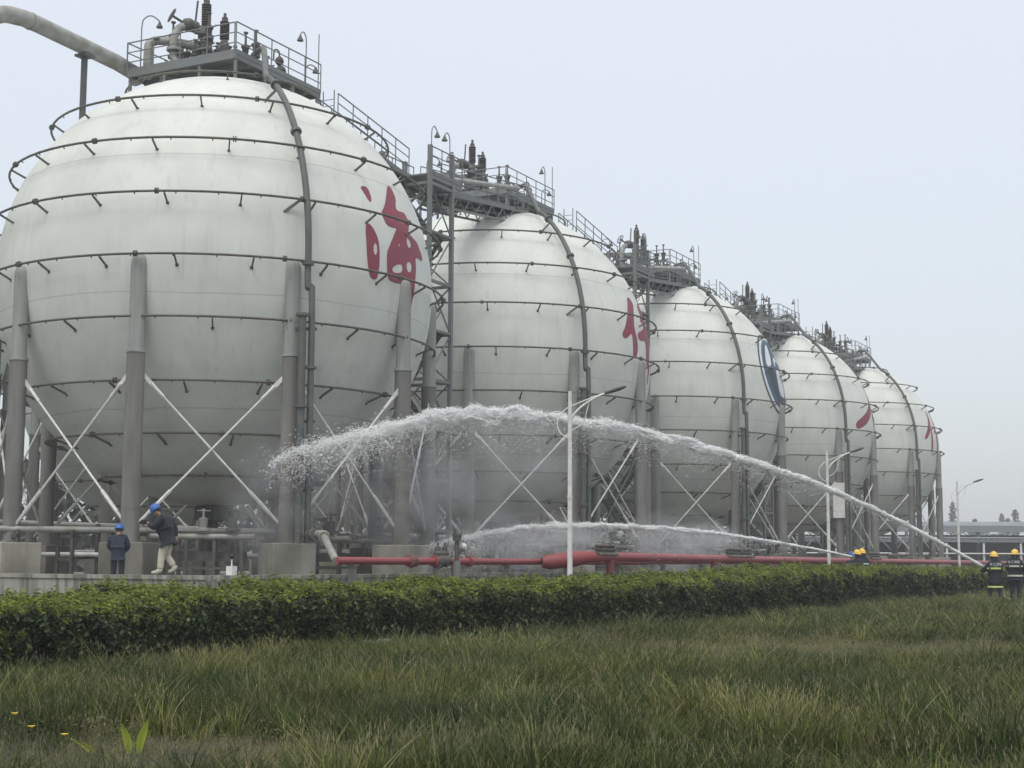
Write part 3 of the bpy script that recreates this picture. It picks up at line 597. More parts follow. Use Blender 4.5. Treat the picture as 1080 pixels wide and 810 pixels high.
m = MB(); v1 = hb_+(rs_-hb_)*.35; v2 = hb_+(rs_-hb_)*.75; vm = (v1+v2)/2; e1 = (v2-v1).normalized()*.05
for q_ in (v1, vm, v2): m.tube([q_-e1, q_+e1], .2, 10)
m.sphere(vm, .2); m.tube([v1, v2], .14, 10); m.tube([vm, vm+Vector((0, 0, .4))], .03, 6); m.build('valve', MT['dark'], t)
m = MB(); m.sphere((-4.47, w, zc), .19); m.sphere((-2.9, w, zc), .22); m.sphere((-2.55, w, zc+.02), .2)
for x in (-2.95, -2.55): m.lathe((x, w, zc), [(.12, .1), (.14, .25), (.09, .3), (.09, .42), (.03, .45), (.03, .55)], 8)
m.build('valve', MT['dark'], t)
for x in np.arange(-7.5, 60, 4.5):
    m = MB(); m.box((x, w, .9), (.12, .2, 1.1)); m.box((x, w, zc-.12), (.2, .3, .04)); m.build('support', MT['fire'], t, False)
t = thing('fire_water_main', 'thick red fire water main on red stub posts along the hedge', 'pipe', P(0, 0, 0), RZ)
w = -12.3; z = 1.72
m = MB(); m.tube([(5.6, w, z), (20.5, w, z-.04)], .165, 14); m.tube([(20.5, w, z-.04), (96, w, z-.12)], .15, 12)
m.build('pipe', MT['red'], t)
m = MB(); m.tube([(3.75, w+1.4, zc-.02), (3.9, w+1.2, zc-.01), (4.3, w+.5, zc+.1), (4.6, w+.1, z-.02), (5.6, w, z)], [.19, .25, .27, .2, .17], 12); m.build('offset_bend', MT['red'], t)
for x in (6.2, 16.6, 21.4, 28.5, 36, 44, 52, 60, 68, 76, 84):
    m = MB(); m.tube([(x, w, .25), (x, w, z-.05)], .14 if x < 7 else .11, 10); m.tube([(x, w, z-.2), (x, w, z-.14)], .19, 10); m.build('post', MT['red'], t)
for x0, n in ((5.0, 6), (18.2, 12), (42.0, 8)):          # rows of small hose valves on top
    m = MB(); m.tube([(x0-.1, w-.05, z+.12), (x0+n*.27, w-.05, z+.12)], .05, 8); m.build('manifold', MT['fire'], t)
    for k in range(n):
        m = MB(); x = x0+k*.27; m.lathe((x, w-.05, z+.1), [(.05, 0), (.05, .1), (.1, .11), (.1, .16), (.05, .18), (.09, .28), (.04, .34)], 8); m.tube([(x, w-.05, z+.16), (x, w-.25, z+.05)], .045, 6); m.build('hose_valve', MT['dark'], t)
# monitor post
t = thing('fire_monitor', 'grey fire monitor post with a nozzle at its top, in front of the wall', 'fire monitor', P(-2.25, -11.0, .3), RZ)
m = MB(); m.tube([(0, 0, -.1), (0, 0, 1.25)], .12, 10); m.build('pedestal', MT['fire'], t)
m = MB(); m.tube([(0, 0, 1.2), (.02, 0, 1.95)], .07, 8); m.tube([(.05, 0, 1.5), (.3, -.05, 1.6)], .07, 8); m.tube([(0, 0, 1.85), (0, 0, 2.02)], .13, 10); m.build('pipe', MT['dark'], t)
m = MB(); m.tube([(-.12, 0, 2.0), (.14, .0, 2.02)], .1, 8); m.tube([(-.13, 0, 2.0), (-.14, 0, 2.2)], .05, 6); m.build('nozzle', MT['dark'], t)
m = MB(); m.sphere((.3, -.05, 1.68), .11); m.build('gauge', MT['white'], t)
# small lamp on the wall top
p = P(T0-.1, W0-.2, WTOP); tt = (221-540)/1584
def at(px, Y, z=0.): return Vector(((px-540)/1584*Y, Y, z))
g = P(-12.0, W0-.2, WTOP+.0); t = thing('marker_post', 'small white box with a black ball on a thin stalk, standing on the wall', 'marker', g, RZ)
m = MB(); m.box((0, 0, .11), (.2, .18, .22)); m.build('box', MT['white'], t, False)
m = MB(); m.tube([(0, 0, .2), (0, 0, .42)], .018, 6); m.build('stalk', MT['white'], t); m = MB(); m.sphere((0, 0, .45), .065); m.build('ball', MT['blk'], t)

# ---------------------------------------------------------------- street lamps
def make_lamp():
    t = thing('street_lamp', 'x', 'street lamp', (0, 0, 0), 0, 'white street lamps along the service road')
    m = MB(); m.tube([(0, 0, 0), (0, 0, 3.5), (0, 0, 6.0)], [.075, .062, .05], 10); m.tube([(0, 0, 0), (0, 0, .04)], .16, 10); m.tube([(0, 0, 3.2), (0, 0, 3.26)], .075, 10); m.build('pole', MT['white'], t)
    m = MB(); a = bez([(-.02, 0, 5.2), (.25, 0, 5.55), (.7, 0, 5.85), (1.05, 0, 5.98)], 6); m.tube(a, .032, 8)
    m.tube(bez([(0, 0, 4.75), (-.25, 0, 4.9), (-.33, 0, 5.2), (-.15, 0, 5.5), (.2, 0, 5.68), (.7, 0, 5.88)], 6), .018, 6); m.tube(bez([(.03, 0, 4.95), (.35, 0, 5.2), (.5, 0, 5.72)], 6), .015, 6); m.build('arm', MT['white'], t)
    m = MB(); m.sphere((1.2, 0, 6.04), .3, 12, 8, (1, .3, .18), Matrix.Rotation(R_(-18), 3, 'Y')); m.tube([(.9, 0, 5.95), (1.05, 0, 5.99)], .045, 8); m.build('lamp_head', MT['dark'], t)
    return t
lm = make_lamp(); lm['label'] = 'nearest white street lamp, standing in front of the second tank'; lm.location = (1.52, 39.1, gz(1.52, 39.1)-.3+.0)
for k in lm.children: pass
lm.rotation_euler = (0, 0, R_(-4))
dup(lm, (12.55, 59.7, -.02), R_(-2), 'middle white street lamp, standing in front of the fourth tank'); dup(lm, (24.1, 81.3, -.02), R_(4), 'farthest white street lamp, standing right of the tanks')
lm.location = (1.52, 39.1, -.02)
# ---------------------------------------------------------------- pipe racks and equipment between the tank rows
def pipe_rack(label, t0, t1, w, group=None):
    t = thing('pipe_rack', label, 'pipe rack', P(0, 0, FLOOR), RZ, group)
    for (dw, z, r, mk) in ((-.75, 1.0, .09, 'white'), (-.4, 1.0, .12, 'galv'), (.1, 1.02, .16, 'white'), (.6, 1.0, .1, 'galv'), (-.5, 2.1, .17, 'galv'), (.05, 2.08, .1, 'white'), (.5, 2.1, .14, 'galv')):
        m = MB(); m.tube([(t0, w+dw, z), (t1, w+dw, z)], r, 10)
        for x in np.arange(t0+3, t1, 9): m.tube([(x, w+dw, z), (x+.1, w+dw, z)], r*1.5, 10)
        m.build('pipe', MT[mk], t)
    x = t0+.5
    while x < t1:
        m = MB()
        for dw in (-.95, .95): m.box((x, w+dw, 1.1), (.14, .14, 2.2))
        for z in (.86, 1.88): m.box((x, w, z), (.12, 2.1, .12))
        m.build('support', MT['dark'], t, False); x += 4.5
    return t
pipe_rack('long rack of pale pipes running between the two rows of tanks', -14, 104, 10.3)
def valve_station(loc, rz, label):
    t = thing('valve_station', label, 'valve station', loc, rz, 'valve stations under the tanks')
    m = MB(); m.tube([(-1.6, 0, 1.5), (1.6, 0, 1.5)], .095, 10); m.build('pipe', MT['galv'], t)
    for x in (-1.3, -.5, .35, 1.2):
        m = MB(); m.box((x, 0, .7), (.1, .1, 1.4)); m.build('support', MT['dark'], t, False)
    m = MB(); m.box((0, 0, .55), (2.6, .08, .08)); m.box((0, .3, .9), (2.6, .08, .3)); m.build('frame', MT['dark'], t, False)
    for x, k in ((-1.0, 'dark'), (0., 'galv'), (.9, 'dark')):
        m = MB(); m.lathe((x, 0, 1.55), [(.16, .1), (.24, .12), (.24, .2), (.12, .22), (.15, .5), (.1, .52), (.04, .54), (.04, .8)], 10); v = m.build('valve', MT[k], t)
        m = MB(); n = 14; m.tube([(x+.2*math.cos(2*math.pi*i/n), .2*math.sin(2*math.pi*i/n), 2.28) for i in range(n)]+[(x+.2, 0, 2.28)], .02, 5); m.tube([(x-.2, 0, 2.28), (x+.2, 0, 2.28)], .015, 5); m.build('handwheel', MT[k], v)
    return t
VS = [(-5.2, -3.8, 'valve station under the left side of the nearest tank, beside its left front column'), (-1.0, -4.6, 'valve station under the middle of the nearest tank'), (3.6, -3.5, 'valve station under the right side of the nearest tank'),
      (17.5, -5.2, 'valve station under the left side of the second tank'), (23.5, -4.5, 'valve station under the right side of the second tank'), (41.5, -5, 'valve station under the middle tank'), (63, -5, 'valve station under the fourth tank'), (84, -5, 'valve station under the farthest tank')]
v0 = None
for x, w, l in VS:
    if v0 is None: v0 = valve_station(P(x, w, FLOOR), RZ-R_(62), l)
    else: dup(v0, tuple(P(x, w, FLOOR)), RZ-R_(62)+rng.uniform(-.3, .3), l)
# cross pipes close to the wall corner
t = thing('ground_pipe', 'pale horizontal pipes on low dark trestles under the nearest tank', 'pipe', P(0, 0, FLOOR), RZ)
a_ = P(-11, 2.5).xy; 
for (z, r, w0, mk) in ((1.72, .10, 0, 'galv'), (.95, .07, .7, 'white')):
    m = MB(); 
    m.tube([(-8.6+w0, 3.2, z), (-1.6+w0, -3.8, z)] if z > 1 else [(-9+w0, 4.2, z), (-1.0+w0, -3.8, z)], r, 10); m.build('pipe', MT[mk], t)
for k in range(7):
    f = k/6; m = MB(); x, y = -8.5+6.9*f, 3.1-6.9*f
    for s in (-.3, .3): m.box((x, y+s, .85), (.1, .1, 1.7))
    m.box((x, y, 1.5), (.1, .7, .1)); m.box((x, y, .8), (.1, .7, .1)); m.build('trestle', MT['dark'], t, False)

# ---------------------------------------------------------------- far buildings and trees
def canopy(label, c, L, D, H, rz):
    t = thing('open_shed', label, 'shed', c, rz)
    m = MB(); m.box((0, 0, H+.28), (L, D, .5)); m.build('roof', MT['roof'], t, False)
    m = MB(); m.box((0, -D/2-.02, H-.35), (L-.4, .3, .7)); m.box((0, 0, H-.1), (L-1, D-1, .2)); m.build('fascia', MT['eave'], t, False)
    m = MB(); m.box((0, D/2-2, H/2-.4), (L-1, .3, H-1.0)); m.build('back_wall', MT['bwall'], t, False)
    m = MB(); m.box((0, -D/2-3.0, H-1.55), (L-3, 5.0, .35)); m.build('lower_roof', MT['roof'], t, False)
    m = MB(); m.box((0, -D/2-5.4, H-1.75), (L-3, .2, .5)); m.build('fascia', MT['eave'], t, False)
    n = int(L/4.2)
    for i in range(n+1):
        x = -L/2+1+(L-2)*i/n
        m = MB(); m.box((x, -D/2-5.3, (H-2.0)/2), (.22, .22, H-2.2)); m.build('column', MT['white'], t, False)
        if i % 2 == 0: m = MB(); m.box((x+.8, -D/2+.3, H/2), (.3, .3, H-.6)); m.build('column', MT['eave'], t, False)
    m = MB(); m.tube([(-L/2+1, -D/2-5.6, H-3.3), (L/2-1, -D/2-5.6, H-3.3)], .09, 6); m.build('pipe', MT['white'], t)
canopy('long low shed with a pale blue roof, right of the farthest tank', (66, 186, 0), 74, 12, 6.0, R_(-3))
canopy('long low shed far behind the middle of the tank row', (-26, 215, 0), 96, 14, 5.4, R_(2))
def tree(x, y, h, w, label, seed, group, slim=False):
    r = random.Random(seed); t = thing('tree', label, 'tree', (x, y, 0), 0, group)
    m = MB(); m.tube([(0, 0, 0), (.1, 0, h*.4), (0, .1, h*.9)], [w*.06+.12, w*.04+.07, .04], 6)
    for k in range(5): a = r.uniform(0, 6.3); z = h*r.uniform(.3, .7); m.tube([(0, 0, z), (math.cos(a)*w*.35, math.sin(a)*w*.35, z+h*.15)], [.07, .02], 5)
    m.build('trunk', MT['bark'], t)
    m = MB()
    for k in range(520):
        z = r.uniform(.22, 1)**.9; rad = w*.5*(math.sin(math.pi*min(1, (1-z)*1.15+.05))**.7 if not slim else .9*(1-z)**.5+.1); a = r.uniform(0, 6.3); q = rad*r.uniform(.3, 1)*(1+.35*math.sin(3*a+k % 7)); s = r.uniform(.2, .5)
        c = Vector((q*math.cos(a), q*math.sin(a), z*h)); n1 = Vector((r.gauss(0, 1), r.gauss(0, 1), r.gauss(0, 1))).normalized(); x_, y_ = frame(n1)
        m.add([c+x_*s, c+y_*s*.8, c-x_*s, c-y_*s*.8], [(0, 1, 2, 3)])
    m.build('crown', MT['farleaf'], t, False)
specs = [(1004, 330, 15, 3.2, 1, 'slender dark tree rising highest behind the shed roof, left of the far street lamp'), (1016, 345, 10, 8, 0, 'round hazy tree just right of the far street lamp, behind the shed'), (1027, 340, 11.5, 5, 1, 'slim hazy tree between two round ones behind the shed'),
  (1035, 350, 9.5, 7, 0, 'low round hazy tree right of the slim one behind the shed'), (1055, 345, 13, 4, 1, 'leftmost of the pointed hazy trees above the two firefighters'), (1062, 350, 12, 4, 1, 'middle pointed hazy tree above the two firefighters'), (1070, 345, 14, 4, 1, 'rightmost tall pointed hazy tree above the right firefighter'),
  (996, 350, 8, 7, 0, 'low hazy tree next to the farthest tank'), (1046, 360, 8.5, 7, 0, 'low hazy tree between the round and the pointed trees behind the shed')]
for i, (px, Y, h, w, sl_, l) in enumerate(specs): Y *= 1.3; tree((px-540)/1584*Y, Y, h*1.25, w*1.15, l, i, 'hazy trees behind the far shed', sl_)
m = MB(); r = random.Random(8)
for k in range(11000):
    q = P(r.uniform(-75, 230), 62+r.uniform(-3, 3)); H = 9.0+1.3*math.sin(q.x*.23)+1.0*math.sin(q.x*.71+1); z = r.uniform(0, 1)*H; s = r.uniform(.35, .8); c = Vector((q.x, q.y, z)); n1 = Vector((r.gauss(0, 1), r.gauss(0, 1), r.gauss(0, 1))).normalized(); x_, y_ = frame(n1); m.add([c+x_*s, c+y_*s, c-x_*s, c-y_*s], [(0, 1, 2, 3)])
tag(m.build('tree_belt', MT['farleaf'], None, False), 'dense belt of trees growing behind the rear row of tanks', 'trees', None, 'stuff')
# one unbroken tree belt behind everything
m = MB(); r = random.Random(3)
for k in range(9000):
    x = r.uniform(-190, 260); y = 520+r.uniform(-10, 10); H = 6.5+2.2*math.sin(x*.11)+1.5*math.sin(x*.37+1); z = r.uniform(.0, 1)*H; s = r.uniform(.5, 1.1)
    c = Vector((x, y, z)); n1 = Vector((r.gauss(0, 1), r.gauss(0, 1), r.gauss(0, 1))).normalized(); x_, y_ = frame(n1); m.add([c+x_*s, c+y_*s, c-x_*s, c-y_*s], [(0, 1, 2, 3)])
tag(m.build('tree_belt', MT['farleaf'], None, False), 'hazy belt of distant trees along the horizon', 'trees', None, 'stuff')

# ---------------------------------------------------------------- instanced foliage
def mesh_np(name, V, F, mats, mi=None):
    me = bpy.data.meshes.new(name); me.from_pydata(V, [], F)
    for m_ in mats: me.materials.append(m_)
    if mi is not None: me.polygons.foreach_set('material_index', mi)
    me.update(); return me
def scatter(name, pts, scl, var, variants, parent=None, rot=None, **kw):
    """points mesh + geometry nodes that put a clump on every point"""
    me = bpy.data.meshes.new(name); me.vertices.add(len(pts)); me.vertices.foreach_set('co', np.asarray(pts, dtype=np.float32).ravel())
    n = len(pts)
    a = me.attributes.new('scl', 'FLOAT_VECTOR', 'POINT'); a.data.foreach_set('vector', np.asarray(scl, dtype=np.float32).ravel())
    a = me.attributes.new('var', 'INT', 'POINT'); a.data.foreach_set('value', np.asarray(var, dtype=np.int32))
    a = me.attributes.new('rot', 'FLOAT_VECTOR', 'POINT')
    if rot is None: rot = np.zeros((n, 3)); rot[:, 2] = nr.uniform(0, 6.283, n); rot[:, :2] = nr.normal(0, .08, (n, 2))
    a.data.foreach_set('vector', np.asarray(rot, dtype=np.float32).ravel())
    o = link(name, me, parent, **kw)
    g = bpy.data.node_groups.new(name+'_nodes', 'GeometryNodeTree'); g.interface.new_socket('Geometry', in_out='INPUT', socket_type='NodeSocketGeometry'); g.interface.new_socket('Geometry', in_out='OUTPUT', socket_type='NodeSocketGeometry')
    N = g.nodes; gi = N.new('NodeGroupInput'); go = N.new('NodeGroupOutput'); ip = N.new('GeometryNodeInstanceOnPoints'); jn = N.new('GeometryNodeJoinGeometry')
    for v in reversed(variants):
        oi = N.new('GeometryNodeObjectInfo'); oi.inputs['Object'].default_value = v; oi.inputs['As Instance'].default_value = True; g.links.new(oi.outputs['Geometry'], jn.inputs[0])
    def attr(nm, ty):
        q = N.new('GeometryNodeInputNamedAttribute'); q.data_type = ty; q.inputs['Name'].default_value = nm; return q.outputs[0]
    g.links.new(gi.outputs[0], ip.inputs['Points']); g.links.new(jn.outputs[0], ip.inputs['Instance']); ip.inputs['Pick Instance'].default_value = True
    g.links.new(attr('var', 'INT'), ip.inputs['Instance Index']); g.links.new(attr('rot', 'FLOAT_VECTOR'), ip.inputs['Rotation']); g.links.new(attr('scl', 'FLOAT_VECTOR'), ip.inputs['Scale'])
    g.links.new(ip.outputs[0], go.inputs[0])
    md = o.modifiers.new('scatter', 'NODES'); md.node_group = g; return o
def src(me): return bpy.data.objects.new(me.name, me)     # not linked to the scene: only a pattern for the clumps
def leaf_cluster(name, n, rad, ls, m_, up=0., seed=1):
    r = random.Random(seed); V = []; F = []; MI = []; m_ = m_ if isinstance(m_, list) else [m_]
    for k in range(n):
        d = Vector((r.gauss(0, 1), r.gauss(0, 1), r.gauss(0, 1))).normalized(); c = d*rad*r.uniform(.3, 1); c.z += up*rad*r.random()
        nn = (d+Vector((r.gauss(0, .6), r.gauss(0, .6), r.gauss(0, .6)+up))).normalized(); x_, y_ = frame(nn); s = ls*r.uniform(.7, 1.3); a = r.uniform(0, 6.3)
        p, q = x_*math.cos(a)+y_*math.sin(a), y_*math.cos(a)-x_*math.sin(a); o = len(V)
        V += [tuple(c-p*s), tuple(c+q*s*.48+nn*s*.12), tuple(c+p*s*1.1), tuple(c-q*s*.48+nn*s*.12)]; F += [(o, o+1, o+2, o+3)]; MI.append(0 if len(m_) == 1 or r.random() < .8 else 1)
    return src(mesh_np(name, V, F, m_, MI))
dk = [leaf_cluster('leaf_cluster', 46, .15, .042, [MT['leafd'], MT['leafm']], .1, i) for i in range(4)]
lt = [leaf_cluster('leaf_sprig', 26, .11, .036, [MT['leafl'], MT['leafm']], .8, i+10) for i in range(4)]
def hedge(label, i0, s_from, s_to, width, hf, hb, gap=1.0):
    """hedge following HL between arc positions; hf/hb functions of s give front and back height above the soil"""
    L = [0]
    for (a, b) in zip(HL, HL[1:]): L.append(L[-1]+math.hypot(b[0]-a[0], b[1]-a[1]))
    def pos(s):
        for i in range(len(HL)-1):
            if s <= L[i+1] or i == len(HL)-2:
                f = (s-L[i])/(L[i+1]-L[i]); a, b = HL[i], HL[i+1]; dx, dy = (b[0]-a[0])/(L[i+1]-L[i]), (b[1]-a[1])/(L[i+1]-L[i]); return a[0]+(b[0]-a[0])*f, a[1]+(b[1]-a[1])*f, -dy, dx
    t = thing('hedge', label, 'hedge', (0, 0, 0))
    m = MB(); ss = np.arange(s_from+.25, s_to-.2, .5); rows = []
    for s in ss:
        x, y, nx, ny = pos(s); g0 = gz(x, y); rows.append([(x+nx*o, y+ny*o, g0+z) for o, z in ((.18, -.05), (.16, hf(s)*.8), (.4, hf(s)-.16), (width*.6, (hf(s)+hb(s))/2-.1), (width-.25, hb(s)-.16), (width-.15, -.1))])
    for a, b in zip(rows, rows[1:]):
        for j in range(5): m.add([a[j], b[j], b[j+1], a[j+1]], [(0, 1, 2, 3)])
    m.build('dark_core', MT['stem'], t)  # added dark core sheet for the shaded hedge interior, blocks the view through
    pts = []; sc = []; tp = []; ts = []
    s = s_from
    while s < s_to:
        x, y, nx, ny = pos(s); d = math.hypot(x, y); g0 = gz(x, y); st = .10 if d < 34 else (.13 if d < 55 else .19); k = st/.10
        wob = .06*math.sin(s*1.7)+.05*math.sin(s*4.1+1)
        def put(o, z, jit=.05): pts.append((x+nx*o+nr.normal(0, jit), y+ny*o+nr.normal(0, jit), g0+z+nr.normal(0, jit))); sc.append(nr.uniform(.8, 1.25)*(.6+.4*k))
        z = .05
        while z < hf(s)+wob*.5:
            bul = .10*math.sin(s*2.3+z*3)+.06*math.sin(s*6.1+z*7); put(.05+bul*.6, z)
            if d < 40 and nr.random() < .25: put(-.03+bul*.6, z+.04)
            z += st
        o = .12
        while o < width:
            f = o/width; zt = hf(s)+(hb(s)-hf(s))*(f**.75)+wob+.04*math.sin(o*5+s*3)
            put(o, zt-.05, .04)
            if nr.random() < .9:
                tp.append((x+nx*o+nr.normal(0, .05), y+ny*o+nr.normal(0, .05), g0+zt+nr.uniform(-.02, .11)+(.10 if nr.random() < .06 else 0))); ts.append(nr.uniform(.7, 1.25)*(.6+.4*k))
            o += st
        if nr.random() < .8:
            for q in range(2): zz = hf(s)*(1-nr.random()**2*.55); tp.append((x+nx*.0+nr.normal(0, .05), y+nr.normal(0, .05), g0+zz)); ts.append(nr.uniform(.4, .75))
        s += st*.85
    sc = np.array(sc)[:, None]*np.ones((1, 3)); ts = np.array(ts)[:, None]*np.ones((1, 3))
    ro = nr.uniform(0, 6.28, (len(pts), 3)); scatter('foliage', pts, sc, nr.integers(0, 4, len(pts)), dk, t, ro, kind='stuff')
    scatter('new_foliage', tp, ts, nr.integers(0, 4, len(tp)), lt, t, kind='stuff')
    print('hedge', len(pts), len(tp)); return t
hedge('long trimmed hedge with bright new leaves on top, in front of the low wall', 0, 6.5, 86, 2.3, lambda s: .62+.17*sm(17, 26, s)+.16*sm(30, 50, s)-.16*sm(50, 70, s), lambda s: .70+.21*sm(17, 26, s)+.19*sm(34, 50, s)-.20*sm(50, 66, s))
hedge('lower, looser far hedge continuing beyond the gap, left of the two firefighters', 0, 86.8, 118, 2.0, lambda s: .72+.10*math.sin(s*.8), lambda s: .88+.1*math.sin(s*.8))

# ---------------------------------------------------------------- grass
def clump(name, n, rad, hmin, hmax, w, mats, lean=.5, seed=0, seg=3, head=False):
    r = random.Random(seed); V = []; F = []; MI = []
    for k in range(n):
        a = r.uniform(0, 6.283); q = rad*math.sqrt(r.random()); b = Vector((q*math.cos(a), q*math.sin(a), -.02)); h = r.uniform(hmin, hmax); ln = h*lean*r.uniform(.2, 1.3); da = a+r.gauss(0, .9)
        d = Vector((math.cos(da), math.sin(da), 0)); sd_ = Vector((-d.y, d.x, 0)); ra_ = r.uniform(0, 6.3); sd_ = Vector((math.cos(ra_), math.sin(ra_), 0)); ww = w*r.uniform(.6, 1.3); o = len(V); mi = r.choices(range(len(mats)), [m_[1] for m_ in mats])[0]
        for i in range(seg+1):
            f = i/seg; c = b+Vector((0, 0, h*(f-.18*f*f*lean*2)))+d*ln*f*f; hw = ww*(1-f)**.7 if i < seg else .0008
            V += [tuple(c-sd_*hw), tuple(c+sd_*hw)]
        for i in range(seg): F.append((o+2*i, o+2*i+1, o+2*i+3, o+2*i+2)); MI.append(mi)
        if head and r.random() < .5:
            c = Vector(V[-1]); o = len(V); V += [tuple(c+Vector((.006, 0, 0))), tuple(c+Vector((0, .006, .02))), tuple(c+Vector((-.006, 0, 0))), tuple(c+Vector((.004, 0, .06)))]; F += [(o, o+1, o+3), (o+1, o+2, o+3)]; MI += [len(mats)-1]*2
    return src(mesh_np(name, V, F, [MT[m_[0]] for m_ in mats], MI))
def broad(name, n, rad, h, ls, mats, seed=0):
    r = random.Random(seed); V = []; F = []; MI = []
    for k in range(n):
        a = r.uniform(0, 6.28); q = rad*math.sqrt(r.random()); c = Vector((q*math.cos(a), q*math.sin(a), h*r.random())); nn = Vector((r.gauss(0, .5), r.gauss(0, .5), 1)).normalized(); x_, y_ = frame(nn); s = ls*r.uniform(.6, 1.4); b = r.uniform(0, 6.3)
        p, q2 = x_*math.cos(b)+y_*math.sin(b), y_*math.cos(b)-x_*math.sin(b); o = len(V); V += [tuple(c-p*s), tuple(c+q2*s*.4), tuple(c+p*s*1.2), tuple(c-q2*s*.4)]; F.append((o, o+1, o+2, o+3)); MI.append(r.choices(range(len(mats)), [m_[1] for m_ in mats])[0])
    return src(mesh_np(name, V, F, [MT[m_[0]] for m_ in mats], MI))
GV = [clump('grass_clump', 60, .19, .18, .46, .0066, [('grass', 6), ('grassl', 2.5), ('grassd', 4), ('dry', 1.0)], .55, i) for i in range(3)]
GV += [clump('tall_grass', 36, .16, .32, .64, .0072, [('grass', 4), ('grassl', 5), ('dry', 1.2)], .45, 5, 4, True)]
GV += [clump('short_grass', 60, .24, .06, .22, .006, [('grass', 5), ('grassl', 3), ('grassd', 3), ('dry', 1.6)], .8, 6+i) for i in range(2)]
GV += [clump('dry_grass', 44, .22, .08, .34, .0032, [('dry', 5), ('grassl', 1), ('dry', 1)], .7, 9+i, 3, True) for i in range(2)]
GV += [broad('low_weed', 60, .26, .16, .022, [('weed', 5), ('grassl', 1), ('dry', .6)], 12+i) for i in range(2)]
def vn(x, y, s, o=0):     # cheap smooth noise
    return (math.sin(x/s*1.7+o)+math.sin(y/s*1.3+o*2.1+x/s*.6)+math.sin((x+y)/s*.9+o*3.3)+math.sin((x-y)/s*2.3+o))/4
pts = []; sc = []; va = []
bands = [(9.5, 14, 46), (14, 20, 34), (20, 30, 22), (30, 45, 12), (45, 80, 6)]
for y0, y1, dn in bands:
    xm = y1*.40+2; n = int((y1-y0)*2*xm*dn)
    X = nr.uniform(-xm, xm, n); Y = nr.uniform(y0, y1, n)
    for x, y in zip(X.tolist(), Y.tolist()):
        if abs(x) > y*.40+1.5: continue
        hd = hedge_dist(x, y)
        if hd > .25: continue
        tan = max(0, 1.3-math.hypot((x-5.4)/5.0, (y-25.8)/3.2))*1.6+max(0, 1.15-math.hypot((x+3.6)/3.4, (y-11.7)/2.0))*1.6+max(0, .9-math.hypot((x-6.3)/2.2, (y-19.5)/1.7))*.9+max(0, .8-math.hypot((x-2.0)/3.5, (y-11.2)/1.0))*1.0
        tan += max(0, .75-abs(y-11.0)/1.1)*(.6+.6*vn(x, y, .7, 3))
        tan += .35*max(0, vn(x, y, 1.1, 2)-.25)+.25*vn(x, y, .5, 4); u_ = nr.random()
        tall = .55+.5*vn(x, y, 2.4, 1)+.4*vn(x, y, .8, 5)+(.25 if y < 24 else 0)
        if u_ < tan*1.1: v = int(nr.choice([6, 7, 4, 5, 8, 9], p=[.26, .24, .12, .1, .14, .14]))
        elif nr.random() < .2: v = 8+nr.integers(0, 2)
        elif nr.random() < tall: v = 3 if nr.random() < (.45 if vn(x, y, .9, 9) > .3 else .06) else nr.integers(0, 3)
        else: v = 4+nr.integers(0, 2)
        s = nr.uniform(.75, 1.2)*(1+.25*vn(x, y, 1.7, 7)); wd = 1 if y < 20 else (1.25 if y < 30 else (1.7 if y < 45 else 2.4))
        if tan > .6: s *= .6
        if hd > -1.6: s *= .45+.55*min(1, (-hd)/1.6)
        if y > 45: s *= .8
        pts.append((x, y, gz(x, y))); sc.append((s*wd, s*wd, s)); va.append(int(v))
print('grass', len(pts))
scatter('grass', pts, sc, va, GV, None, None, label='tall uneven green grass with dry patches filling the foreground', cat='grass', kind='stuff')
# small flowers and a bright broad leaf close to the camera
def flower(x, y, z, l):
    t = thing('yellow_flower', l, 'flower', (x, y, gz(x, y)), 0, 'small yellow flowers in the grass')
    m = MB(); m.tube([(0, 0, 0), (.01, 0, z)], .004, 5); m.build('stem', MT['grassl'], t)
    m = MB()
    for k in range(12):
        a = k*.524; d = Vector((math.cos(a), math.sin(a), 0)); s_ = Vector((-d.y, d.x, 0))*.009; c = Vector((.01, 0, z)); m.add([c-s_*.4, c+d*.026-s_+Vector((0, 0, .012)), c+d*.032+Vector((0, 0, .014)), c+d*.026+s_+Vector((0, 0, .012))], [(0, 1, 2, 3)])
    m.sphere((.01, 0, z+.006), .011, 8, 5); m.build('bloom', MT['yellow'], t)
flower(-4.22, 13.0, .24, 'small yellow flower near the left edge of the foreground, the upper one'); flower(-3.98, 12.7, .17, 'small yellow flower near the left edge, lower and slightly right of the other'); flower(-3.5, 12.0, .2, 'small yellow flower nearest to the bottom edge at the left')
t = thing('broad_leaf_plant', 'bright yellow-green plant with two upright broad leaves at the bottom left', 'plant', (-3.02, 12.3, 0))
for k, (dx, h, a) in enumerate(((-.03, .24, -.2), (.05, .28, .2), (-.33, .12, -.5))):
    m = MB(); V_ = []; 
    for i in range(7): f = i/6; w_ = .035*math.sin(math.pi*min(1, f*.9+.1))**.8; V_ += [(dx+a*.35*f*f-w_, -.02, h*f), (dx+a*.35*f*f, .012, h*f), (dx+a*.35*f*f+w_, -.02, h*f)]
    m.add(V_, [(3*i+j, 3*i+j+1, 3*i+4+j, 3*i+3+j) for i in range(6) for j in (0, 1)]); m.build('leaf', MT['ybright'], t)
t = thing('broken_board', 'pale broken strips of board lying in the grass before the hedge', 'debris', (-1.9, 25.4, .12), R_(8))
for (x, z, l, tl) in ((-.42, .08, .32, 4), (-.05, .02, .28, -8), (.2, .1, .42, 3), (.38, .0, .26, -5), (-.2, .11, .22, 0)):
    m = MB(); m.box((x, rng.uniform(-.1, .1), z), (l, .1, .045), R=Matrix.Rotation(R_(tl), 3, 'Y')); m.build('strip', MT['ped'], t, False)
